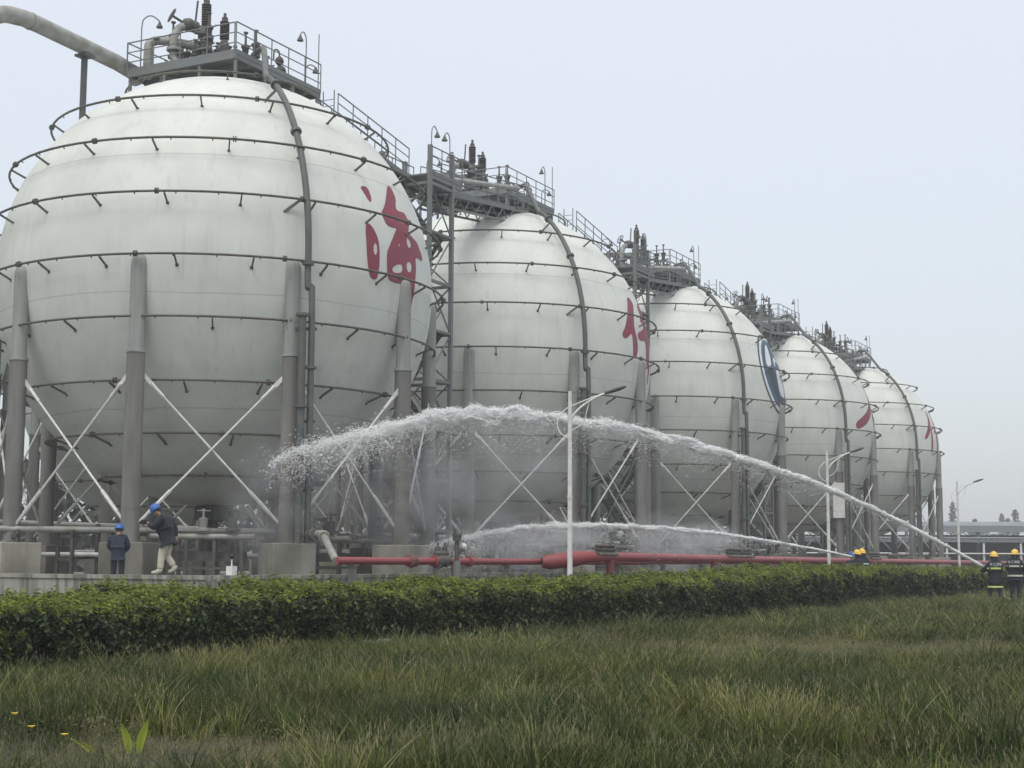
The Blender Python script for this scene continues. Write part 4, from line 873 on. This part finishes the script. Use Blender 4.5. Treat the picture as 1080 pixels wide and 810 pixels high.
# ---------------------------------------------------------------- people
def skinned(name, verts, edges, radii, m_, parent, root=0, lv=2, sub=None):
    me = bpy.data.meshes.new(name); bm = bmesh.new(); ly = bm.verts.layers.skin.verify(); vs_ = []
    for i, (p, r) in enumerate(zip(verts, radii)):
        v = bm.verts.new(p); r2 = r if isinstance(r, tuple) else (r, r); v[ly].radius = r2; v[ly].use_root = (i == root); vs_.append(v)
    for a, b in edges: bm.edges.new((vs_[a], vs_[b]))
    bm.to_mesh(me); bm.free(); o = bpy.data.objects.new('tmp', me); COL.objects.link(o)
    md = o.modifiers.new('s', 'SKIN'); md.use_smooth_shade = True; s2 = o.modifiers.new('u', 'SUBSURF'); s2.levels = lv; s2.render_levels = lv
    dg = bpy.context.evaluated_depsgraph_get(); ev = o.evaluated_get(dg); nm = bpy.data.meshes.new_from_object(ev)
    bpy.data.objects.remove(o); nm.name = name; nm.materials.clear(); nm.materials.append(m_); nm.polygons.foreach_set('use_smooth', [True]*len(nm.polygons))
    return link(name, nm, parent)
def chains(cs):
    """cs: list of chains of (point, radius); chains share verts when points are equal"""
    V = []; Rr = []; E = []; key = {}
    for c in cs:
        prev = None
        for p, r in c:
            k = tuple(round(q, 4) for q in p)
            if k not in key: key[k] = len(V); V.append(Vector(p)); Rr.append(r)
            i = key[k]
            if prev is not None and prev != i: E.append((prev, i))
            prev = i
    return V, E, Rr
def lerp(a, b, f): return Vector(a)*(1-f)+Vector(b)*f
def make_person(label, loc, rz, J, look, cat='person', group=None):
    """J: joints (x right, y forward, z up). look: clothing"""
    t = thing('person', label, cat, loc, rz, group); j = {k: Vector(v) for k, v in J.items()}
    S = look.get('bulk', 1.0); neck, head = j['neck'], j['head']; up = (head-neck).normalized()
    body = [[(j['pelvis'], (.15, .11)), (lerp(j['pelvis'], j['chest'], .5), (.135, .10)), (j['chest'], (.155, .11)), (neck, .06), (lerp(neck, head, .45), .055), (head-up*.02, (.075, .085)), (head+up*.07, (.078, .092)), (head+up*.13, .05)]]
    fd = j['face']; sd_ = fd.cross(up).normalized()
    body.append([(head-up*.02, (.075, .085)), (head-up*.035+fd*.085, .02), (head-up*.05+fd*.112, .010)])
    body.append([(head-up*.02, (.075, .085)), (head-up*.085+fd*.06, .03)])
    for s in (-1, 1): body.append([(head-up*.02, (.075, .085)), (head-up*.02+sd_*s*.088, .018), (head+up*.015+sd_*s*.095-fd*.01, .012)])
    for s, k in ((-1, 'l'), (1, 'r')):
        sh, el, wr, hp, kn, an, toe = (j[q+k] for q in ('sh', 'el', 'wr', 'hip', 'kn', 'an', 'toe'))
        body.append([(j['chest'], (.155, .11)), (sh, .06), (el, .043), (wr, .028)])
        d = (wr-el).normalized(); hd = j.get('hd'+k, d).normalized(); n_ = j.get('pn'+k, Vector((0, 0, 1))); side = hd.cross(n_).normalized(); n_ = side.cross(hd)
        palm = wr+hd*.06; body.append([(wr, .028), (palm, (.036, .02))])
        for q, (o, L) in enumerate(((-.030, .062), (-.010, .074), (.010, .070), (.030, .054))):
            b = palm+hd*.03+side*o; c1 = .35+.08*q; body.append([(palm, (.036, .02)), (b, .010), (b+hd*L*.5-n_*L*.25*c1*2, .009), (b+hd*L*(.75)-n_*L*.75*c1, .008)])
        b = wr+hd*.025-side*.03*s; body.append([(wr, .028), (b, .012), (b+hd*.03-side*.025*s, .010), (b+hd*.055-side*.02*s-n_*.015, .009)])
        body.append([(j['pelvis'], (.15, .11)), (hp, .085), (kn, .055), (an, .04), (toe, (.035, .025))])
    V, E, Rr = chains(body); skinned('body', V, E, Rr, MT['skin'], t)
    # trousers
    ch = [[(j['pelvis']+Vector((0, 0, .07)), (.165, .125)), (j['pelvis'], (.175, .135))]]
    tw_ = look.get('trw', 1.0)
    for k in 'lr': ch.append([(j['pelvis'], (.175, .135)), (j['hip'+k], .105*tw_), (lerp(j['hip'+k], j['kn'+k], .5), .095*tw_), (j['kn'+k], .078*tw_), (lerp(j['kn'+k], j['an'+k], .5), .072*tw_), (lerp(j['kn'+k], j['an'+k], .93), .068*tw_)])
    V, E, Rr = chains(ch); skinned('trousers', V, E, Rr, MT[look['trousers']], t)
    # coat
    hem = look.get('hem', .0); dn = -(j['chest']-j['pelvis']).normalized()
    ch = [[(j['pelvis']+dn*hem, (.19*S, .145*S)), (j['pelvis'], (.185*S, .14*S)), (lerp(j['pelvis'], j['chest'], .5), (.18*S, .135*S)), (j['chest'], (.195*S, .135*S)), (lerp(j['chest'], neck, .75), (.10*S, .09*S)), (lerp(neck, head, .25), .072)]]
    for k in 'lr': ch.append([(j['chest'], (.195*S, .135*S)), (j['sh'+k], .088*S), (lerp(j['sh'+k], j['el'+k], .5), .078*S), (j['el'+k], .068*S), (lerp(j['el'+k], j['wr'+k], .5), .06*S), (lerp(j['el'+k], j['wr'+k], .95), .052*S)])
    V, E, Rr = chains(ch); coat = skinned('coat', V, E, Rr, MT[look['coat']], t, root=1)
    for k in 'lr':      # shoes
        a, b = j['an'+k], j['toe'+k]; d = (b-a); d.z = 0; d.normalize()
        V, E, Rr = chains([[(a+Vector((0, 0, .07)), .058), (a, .058), (a-d*.05-Vector((0, 0, .02)), .045), ], [(a, .058), (lerp(a, b, .5)-Vector((0, 0, .01)), .05), (b+d*.05, (.05, .035))]]); skinned('boot', V, E, Rr, MT[look['boots']], t, root=1)
    # eyes, hair, helmet
    for s in (-1, 1): m = MB(); m.sphere(head+up*.01+fd*.085+sd_*s*.032, .011, 8, 5); m.build('eye', MT['blk'], t)
    Rm = Matrix((sd_, fd, up)).transposed()
    m = MB(); m.lathe(head+up*.03-fd*.012, [(.088, -.06), (.1, -.02), (.1, .04), (.06, .1), (.01, .11)], 14, Rm@Matrix.Diagonal(Vector((.93, 1.05, 1)))); m.build('hair', MT['hair'], t)
    hm = look['helmet']; m = MB(); tl = Rm@Matrix.Rotation(R_(look.get('tilt', 6)), 3, 'X')
    m.lathe(head+up*.045, [(.150, .0), (.152, .008), (.128, .022), (.126, .06), (.112, .11), (.075, .15), (.03, .166), (.005, .168)], 20, tl@Matrix.Diagonal(Vector((.95, 1.1, 1))))
    m.add([head+up*.045+tl@Vector(q) for q in ((-.1, .12, .01), (.1, .12, .01), (.07, .205, -.005), (-.07, .205, -.005), (-.1, .12, .0), (.1, .12, .0), (.07, .205, -.012), (-.07, .205, -.012))], [(0, 1, 2, 3), (7, 6, 5, 4), (2, 1, 5, 6), (3, 2, 6, 7), (0, 3, 7, 4)])
    m.tube([head+up*.045+tl@Vector((0, -.13, .03)), head+up*.045+tl@Vector((0, -.11, .11)), head+up*.045+tl@Vector((0, -.04, .172)), head+up*.045+tl@Vector((0, .05, .172)), head+up*.045+tl@Vector((0, .12, .1))], .014, 6)
    m.build('helmet', MT[hm], t)
    if look.get('cape'): m = MB(); m.lathe(head-up*.075-fd*.015, [(.115, -.05), (.112, .02), (.125, .1)], 14, Rm); m.build('neck_cape', MT['ffcoat'], t)
    for (kind, f, m2, rx, ry) in look.get('bands', ()):
        a = j['pelvis']+dn*f if kind == 'c' else None
        m = MB(); n = 28; w_ = .028
        V_ = []; F_ = []
        for i in range(n):
            an_ = 2*math.pi*i/n; V_ += [a+Vector((math.cos(an_)*rx, math.sin(an_)*ry, -w_)), a+Vector((math.cos(an_)*rx, math.sin(an_)*ry, w_)), a+Vector((math.cos(an_)*(rx-.03), math.sin(an_)*(ry-.03), w_)), a+Vector((math.cos(an_)*(rx-.03), math.sin(an_)*(ry-.03), -w_))]
        for i in range(n):
            k = (i+1) % n
            for q in range(4): F_.append((4*i+q, 4*k+q, 4*k+(q+1) % 4, 4*i+(q+1) % 4))
        m.add(V_, F_); m.build('reflective_band', MT[m2], coat)
    return t, coat, j
def text_patch(txt, parent, loc, rot, size, m_, name='lettering'):
    c = bpy.data.curves.new(name, 'FONT'); c.body = txt; c.size = size; c.align_x = 'CENTER'; c.extrude = .002; c.resolution_u = 2
    o = bpy.data.objects.new('tmp', c); COL.objects.link(o); dg = bpy.context.evaluated_depsgraph_get(); me = bpy.data.meshes.new_from_object(o.evaluated_get(dg)); bpy.data.objects.remove(o)
    me.materials.clear(); me.materials.append(m_); p = link(name, me, parent, loc, rot); return p
STAND = dict(pelvis=(0, 0, .95), chest=(0, .0, 1.30), neck=(0, 0, 1.47), head=(0, .02, 1.60), face=(0, 1, 0), shl=(-.19, 0, 1.40), ell=(-.25, -.02, 1.12), wrl=(-.2, .12, .92), shr=(.19, 0, 1.40), elr=(.25, -.02, 1.12), wrr=(.2, .12, .92),
             hipl=(-.1, 0, .88), knl=(-.11, .02, .5), anl=(-.12, 0, .09), toel=(-.14, .16, .04), hipr=(.1, 0, .88), knr=(.11, .02, .5), anr=(.12, 0, .09), toer=(.14, .16, .04))
def pose(**k): d = dict(STAND); d.update(k); return d
# worker standing with his back to us behind the wall
p1 = at(128, 41.5, FLOOR)
make_person('worker in dark blue jacket and blue helmet standing with back turned behind the low wall', p1, R_(5), pose(ell=(-.27, .03, 1.14), wrl=(-.12, .2, 1.0), elr=(.28, .03, 1.14), wrr=(.12, .2, 1.0), head=(0, .05, 1.585), face=(0, .96, -.25)),
            dict(coat='navy', trousers='black', boots='boot', helmet='bhelm', hem=.16, bulk=1.08, trw=1.05))
# man walking on the wall, bent forward
q2 = P(-12.2, W0-.2, WTOP+.01); q2 = at(178, q2.y+.35, WTOP+.01)
t2, c2, j2 = make_person('man in dark jacket, cream trousers and blue helmet walking bent forward along the wall', q2, R_(86), pose(pelvis=(0, -.03, .90), chest=(0, .07, 1.25), neck=(0, .17, 1.41), head=(0, .25, 1.53), face=(0, .82, -.57), shl=(-.2, .09, 1.36), ell=(-.29, .22, 1.12), wrl=(-.1, .42, 1.24), shr=(.2, .04, 1.36), elr=(.30, -.12, 1.14), wrr=(.24, -.16, .90),
   hipl=(-.1, -.03, .84), knl=(-.1, .07, .48), anl=(-.09, .10, .09), toel=(-.09, .27, .04), hipr=(.1, -.05, .84), knr=(.09, .0, .46), anr=(.07, -.22, .16), toer=(.07, -.10, .05)),
   dict(coat='black', trousers='cream', boots='shoe', helmet='bhelm', hem=.18, bulk=1.32, trw=1.2, tilt=-2))
m = MB(); m.box((-.1, .53, 1.27), (.16, .1, .11)); m.tube([(-.1, .58, 1.27), (-.1, .65, 1.27)], .035, 10)
mq = Matrix.Rotation(R_(86), 3, 'Z'); tcam = thing('camera', 'black camera held in the hands of the man walking along the wall', 'camera', q2, R_(86)); m.build('body', MT['blk'], tcam, False)
# firefighters
FB = dict(coat='ffcoat', trousers='ffcoat', boots='boot', helmet='yhelm', hem=.34, bulk=1.28, trw=1.15, cape=True)
ffx = (16.72, 52.3); g0 = gz(*ffx)-.02
ta, ca, ja = make_person('firefighter with yellow helmet holding the nozzle of the high water jet', (*ffx, g0), R_(-6), pose(ell=(-.34, .10, 1.16), wrl=(-.36, .42, 1.18), elr=(.26, .18, 1.12), wrr=(-.1, .42, 1.12), head=(0, .04, 1.62), pelvis=(0, 0, .97), hdl=(-.6, .6, .2), hdr=(-.9, .3, .1), hipl=(-.12, 0, .9), anl=(-.2, .1, .09), toel=(-.26, .24, .04), knl=(-.17, .07, .5), anr=(.17, -.15, .09), toer=(.2, 0, .04), knr=(.15, -.02, .5)),
    dict(FB, bands=[('c', -.27, 'band', .27, .195), ('c', .36, 'band', .262, .205)]))
text_patch('化工消防', ca, (0, -.200, 1.345), (R_(90), 0, 0), .105, MT['lwhite']); text_patch('F I R E', ca, (0, -.203, 1.295), (R_(90), 0, 0), .05, MT['band'])
ffy = (17.52, 52.6); g1 = gz(*ffy)+.06
tb, cb, jb = make_person('firefighter with yellow helmet standing at the right edge, behind the nozzle holder', (*ffy, g1), R_(-28), pose(ell=(-.27, .12, 1.14), wrl=(-.2, .36, 1.05), elr=(.28, .1, 1.14), wrr=(.2, .34, 1.05), head=(0, .04, 1.62), pelvis=(0, 0, .97)),
    dict(FB, hem=.12, bands=[('c', -.27, 'bandw', .27, .195), ('c', .06, 'bandw', .262, .195)]))
text_patch('化工消防', cb, (0, -.200, 1.345), (R_(90), 0, 0), .105, MT['lwhite'])
fcx = at(908.5, 59.0, 0); g2 = gz(fcx.x, fcx.y)
LOWP = dict(ell=(-.34, .10, 1.16), wrl=(-.36, .42, 1.18), elr=(.26, .18, 1.12), wrr=(-.1, .42, 1.12), hdl=(-.6, .6, .2), hdr=(-.9, .3, .1))
make_person('firefighter with yellow helmet behind the hedge, aiming the low water jet', (fcx.x, fcx.y, g2), R_(25), pose(**LOWP), dict(FB, bands=[('c', -.27, 'bandw', .27, .195)]))
fd_ = at(903.5, 58.3, 0); make_person('firefighter with yellow helmet behind the hedge, stooping close beside the other one', (fd_.x, fd_.y, g2-.05), R_(50), pose(), dict(FB))
fe = at(897.5, 60.3, 0); make_person('worker with blue helmet behind the hedge, left of the two firefighters', (fe.x, fe.y, g2-.1), R_(20), pose(), dict(coat='navy', trousers='black', boots='boot', helmet='bhelm', hem=.1))

# ---------------------------------------------------------------- hoses and nozzles
def nozzle(label, a, d, hose):
    t = thing('fire_nozzle', label, 'fire nozzle', a, 0, 'fire hose nozzles'); d = d.normalized(); m = MB(); o = Vector((0, 0, 0)); m.tube([o, o-d*.25, o-d*.3, o-d*.7], [.02, .03, .045, .04], 10); m.build('barrel', MT['brass'], t)
    m = MB(); pts_ = [-d*.7]+[Vector(h)-a for h in hose]; m.tube(bez(pts_, 6), .036, 8); m.build('hose', MT['cream'], t); return t
Pa = at(1036, 52.55, 1.46); 
# ---------------------------------------------------------------- water jets
fD = lambda px, py, Y: (lambda d: d*(Y/d.y)+Vector((0, 0, EYE)))(Fv*1584+Xv*(px-540)+Uv*(405-py))
def jet_path(pix, Y0, Y1):
    """world points along a straight plan line; the pixel heights were measured on the photograph"""
    x0 = (pix[0][0]-540)/1584*Y0; x1 = (pix[-1][0]-540)/1584*Y1; out = []
    for px, py in pix:
        k = (px-540)/1584; f = (x0-k*Y0)/((x0-k*Y0)-(x1-k*Y1)) if (x0-k*Y0) != (x1-k*Y1) else 0; Y = Y0+(Y1-Y0)*f; out.append(fD(px, py, Y))
    return out
HI = jet_path([(1036, 597), (1000, 577), (950, 550.5), (900, 527), (850, 507), (800, 490), (750, 475), (700, 462), (650, 452), (600, 444), (560, 439), (520, 437), (480, 439.5), (440, 446), (400, 455), (360, 464), (325, 473), (300, 482), (284, 491)], 52.55, 44.2)
LO = jet_path([(898, 587), (870, 581), (840, 575.5), (800, 569), (760, 563), (720, 559), (680, 556), (640, 554.5), (600, 555), (560, 557.5), (520, 562), (480, 569), (430, 582)], 59.6, 50)
def oct_mesh(name, Pn, D, L, Wd, m_, parent, **kw):
    """many droplets as small stretched octahedra"""
    n = len(Pn); D = D/np.linalg.norm(D, axis=1)[:, None]; A = np.cross(D, nr.normal(size=(n, 3))); A /= np.linalg.norm(A, axis=1)[:, None]; B = np.cross(D, A)
    V = np.empty((n, 5, 3)); V[:, 0] = Pn+D*L[:, None]; V[:, 1] = Pn-D*L[:, None]; V[:, 2] = Pn+A*Wd[:, None]; V[:, 3] = Pn+(B*.87-A*.5)*Wd[:, None]; V[:, 4] = Pn-(B*.87+A*.5)*Wd[:, None]
    T = np.array([(0, 2, 3), (0, 3, 4), (0, 4, 2), (1, 3, 2), (1, 4, 3), (1, 2, 4)]); F = (T[None]+5*np.arange(n)[:, None, None]).reshape(-1)
    me = bpy.data.meshes.new(name); me.vertices.add(n*5); me.vertices.foreach_set('co', V.astype(np.float32).ravel()); nf = n*6; me.loops.add(nf*3); me.loops.foreach_set('vertex_index', F.astype(np.int32)); me.polygons.add(nf)
    me.polygons.foreach_set('loop_start', np.arange(0, nf*3, 3, dtype=np.int32)); me.polygons.foreach_set('use_smooth', np.zeros(nf, dtype=bool)); me.update(calc_edges=True); me.materials.append(m_); return link(name, me, parent, **kw)
def jet(name_label, path, r0, r1, ntot, core_to, drop, seed, veil=.35):
    t = thing('water_jet', name_label, 'water jet', (0, 0, 0), 0, 'water jets from the fire hoses'); cp = np.array([tuple(p) for p in bez(path, 6)]); seg = np.linalg.norm(np.diff(cp, axis=0), axis=1); S = np.r_[0, np.cumsum(seg)]; Lt = S[-1]
    g = np.random.default_rng(seed)
    def pos(s): return np.stack([np.interp(s, S, cp[:, i]) for i in range(3)], 1)
    # solid core with a ragged surface
    ns = 260; ss = np.linspace(0, Lt*core_to, ns); pc = pos(ss); rr = [float((r0+(r1*.5-r0)*(s/Lt)**1.2)*(1+.25*math.sin(s*7)+g.uniform(-.2, .2)*(s/Lt+.05)*2)*(1 if s < Lt*core_to*.8 else max(.05, (Lt*core_to-s)/(Lt*core_to*.2)))) for s in ss]
    off = g.normal(0, 1, (ns, 3))*(.10*r1*(ss/Lt))[:, None]
    m = MB(); m.tube([tuple(p) for p in pc+off], rr, 8); m.build('core', MT['water'], t)
    # torn water: billowing clumps of droplets, ragged on top, a thin curtain falling below
    s = Lt*g.random(ntot)**.8; s = np.where((s/Lt > .8) & (g.random(ntot) < (s/Lt-.8)*4.6), s*.8, s); f = s/Lt; base = (r0*.7+(r1-r0)*f**1.15)*np.interp(f, [0, .8, .93, 1], [1, 1, .8, .45])
    nc = 620; cs = np.sort(Lt*g.random(nc)); co = g.normal(0, .40, (nc, 3)); csz = g.uniform(.06, .30, nc); ci = np.clip(np.searchsorted(cs, s)+g.integers(-3, 4, ntot), 0, nc-1)
    inc = g.random(ntot) < .72; gs = g.normal(0, 1, (ntot, 3))
    cen = np.where(inc[:, None], co[ci]+gs*csz[ci][:, None], gs*.42); s2 = np.where(inc, cs[ci]+g.normal(0, .12, ntot), s); s2 = np.clip(s2, 0, Lt)
    Pn = pos(s2)+cen*base[:, None]; Pn[:, 2] += .12*base*(np.sin(s2*4.3)+np.sin(s2*9.1+1))
    v = g.random(ntot) < veil*.6*np.clip(f*1.7-.1, 0, 1); fall = g.exponential(.45, ntot)*drop*f; Pn[:, 2] -= np.where(v, fall, 0); Pn[:, 0] -= np.where(v, fall*.25, 0)
    sp_ = (f > .86) & (g.random(ntot) < .4); Pn += np.where(sp_[:, None], (g.normal(0, 1, (ntot, 3))*np.array([.26, .2, .2])-np.array([0, 0, .22]))*(.4+f[:, None]), 0)
    D = pos(np.clip(s2+.1, 0, Lt))-pos(np.clip(s2-.1, 0, Lt)); D += g.normal(0, .02, D.shape)+np.where(v[:, None], np.array([0, 0, -.12]), 0)+g.normal(0, 1, D.shape)*(.10*f)[:, None]
    L = g.uniform(.02, .06, ntot)*(1.6-f*.8); Wd = g.uniform(.003, .0105, ntot)*np.where(v, .55, 1)
    oct_mesh('droplets', Pn, D, L, Wd, MT['water'], t, kind='stuff'); return t
nozzle('metal hose nozzle held out to the left by the firefighter of the right-hand pair', HI[0]+(HI[0]-HI[1]).normalized()*.05, HI[1]-HI[0], [(16.5, 52.7, 1.2), (16.9, 52.9, .9), (17.6, 53.4, .3), (20, 55, .22)])
nozzle('metal hose nozzle held by the firefighters behind the hedge', LO[0]+(LO[0]-LO[1]).normalized()*.05, LO[1]-LO[0], [(14.2, 59.6, 1.1), (14.8, 60.2, .6), (16, 61.5, .36)])
jet('high white water jet arching across the tanks towards the nearest one', HI, .05, .37, 150000, .5, .9, 3, .30)
jet('lower white water jet sweeping under the tanks behind the red pipes', LO, .035, .2, 42000, .45, 1.5, 4, .45)

# ---------------------------------------------------------------- drifting spray
def mist_mat(name, dens, scale):
    m_ = bpy.data.materials.new(name); m_.use_nodes = True; n = m_.node_tree; n.nodes.clear(); pv = n.nodes.new('ShaderNodeVolumePrincipled'); pv.inputs['Color'].default_value = (.97, .98, 1, 1); pv.inputs['Anisotropy'].default_value = .2
    t = n.nodes.new('ShaderNodeTexCoord'); ns = n.nodes.new('ShaderNodeTexNoise'); ns.inputs['Scale'].default_value = scale; ns.inputs['Detail'].default_value = 3; n.links.new(t.outputs['Object'], ns.inputs['Vector'])
    # fade to the edge of the unit sphere
    ln = n.nodes.new('ShaderNodeVectorMath'); ln.operation = 'LENGTH'; n.links.new(t.outputs['Object'], ln.inputs[0])
    a = n.nodes.new('ShaderNodeMapRange'); a.inputs[1].default_value = .35; a.inputs[2].default_value = .98; a.inputs[3].default_value = 1; a.inputs[4].default_value = 0; n.links.new(ln.outputs['Value'], a.inputs[0])
    b = n.nodes.new('ShaderNodeMapRange'); b.inputs[1].default_value = .42; b.inputs[2].default_value = .66; b.inputs[4].default_value = dens; n.links.new(ns.outputs[0], b.inputs[0])
    c = n.nodes.new('ShaderNodeMath'); c.operation = 'MULTIPLY'; n.links.new(a.outputs[0], c.inputs[0]); n.links.new(b.outputs[0], c.inputs[1]); n.links.new(c.outputs[0], pv.inputs['Density'])
    o = n.nodes.new('ShaderNodeOutputMaterial'); n.links.new(pv.outputs[0], o.inputs['Volume']); return m_
mm1 = mist_mat('spray_mist', .85, 1.8); mm2 = mist_mat('low_mist', .75, 2.2)
def mist(label, px, py, Y, rx, ry, rz_, m_):
    c = fD(px, py, Y); m = MB(); m.sphere((0, 0, 0), 1, 20, 12); o = m.build('spray_mist', m_); o.location = c; o.scale = (rx, ry, rz_); o.rotation_euler = (0, 0, RZ); tag(o, label, 'mist', 'clouds of drifting spray', 'stuff')
mist('pale spray cloud drifting where the high jet strikes the nearest tank', 298, 535, 46.2, 2.6, 2.0, 2.3, mm1)
mist('thin spray hanging below the high jet between the first two tanks', 430, 530, 50, 3.4, 2.2, 2.6, mm1)
mist('low band of spray over the red pipes under the second tank', 560, 572, 58, 6.5, 2.4, 1.3, mm2)
mist('faint spray falling from the two jets under the middle tank', 720, 575, 66, 6, 2.2, 1.7, mm2)
mist('spray hanging in the air below the top of the high jet', 530, 500, 51, 5.2, 2.0, 2.4, mist_mat('thin_mist', .28, 2.0))
mist('wisp of spray above the riser foot, left of the high jet end', 285, 492, 45.6, 1.6, 1.2, 1.0, mm1)

# ---------------------------------------------------------------- haze
hz = bpy.data.materials.new('haze_air'); hz.use_nodes = True; n = hz.node_tree; n.nodes.clear(); pv = n.nodes.new('ShaderNodeVolumePrincipled'); pv.inputs['Color'].default_value = (.95, .97, 1, 1); pv.inputs['Density'].default_value = .0009
o_ = n.nodes.new('ShaderNodeOutputMaterial'); n.links.new(pv.outputs[0], o_.inputs['Volume'])
m = MB(); m.box((50, 655, 14.5), (2340, 1530, 31)); tag(m.build('haze', hz, None, False), 'thin grey haze in the air over the whole site', 'haze', None, 'stuff')
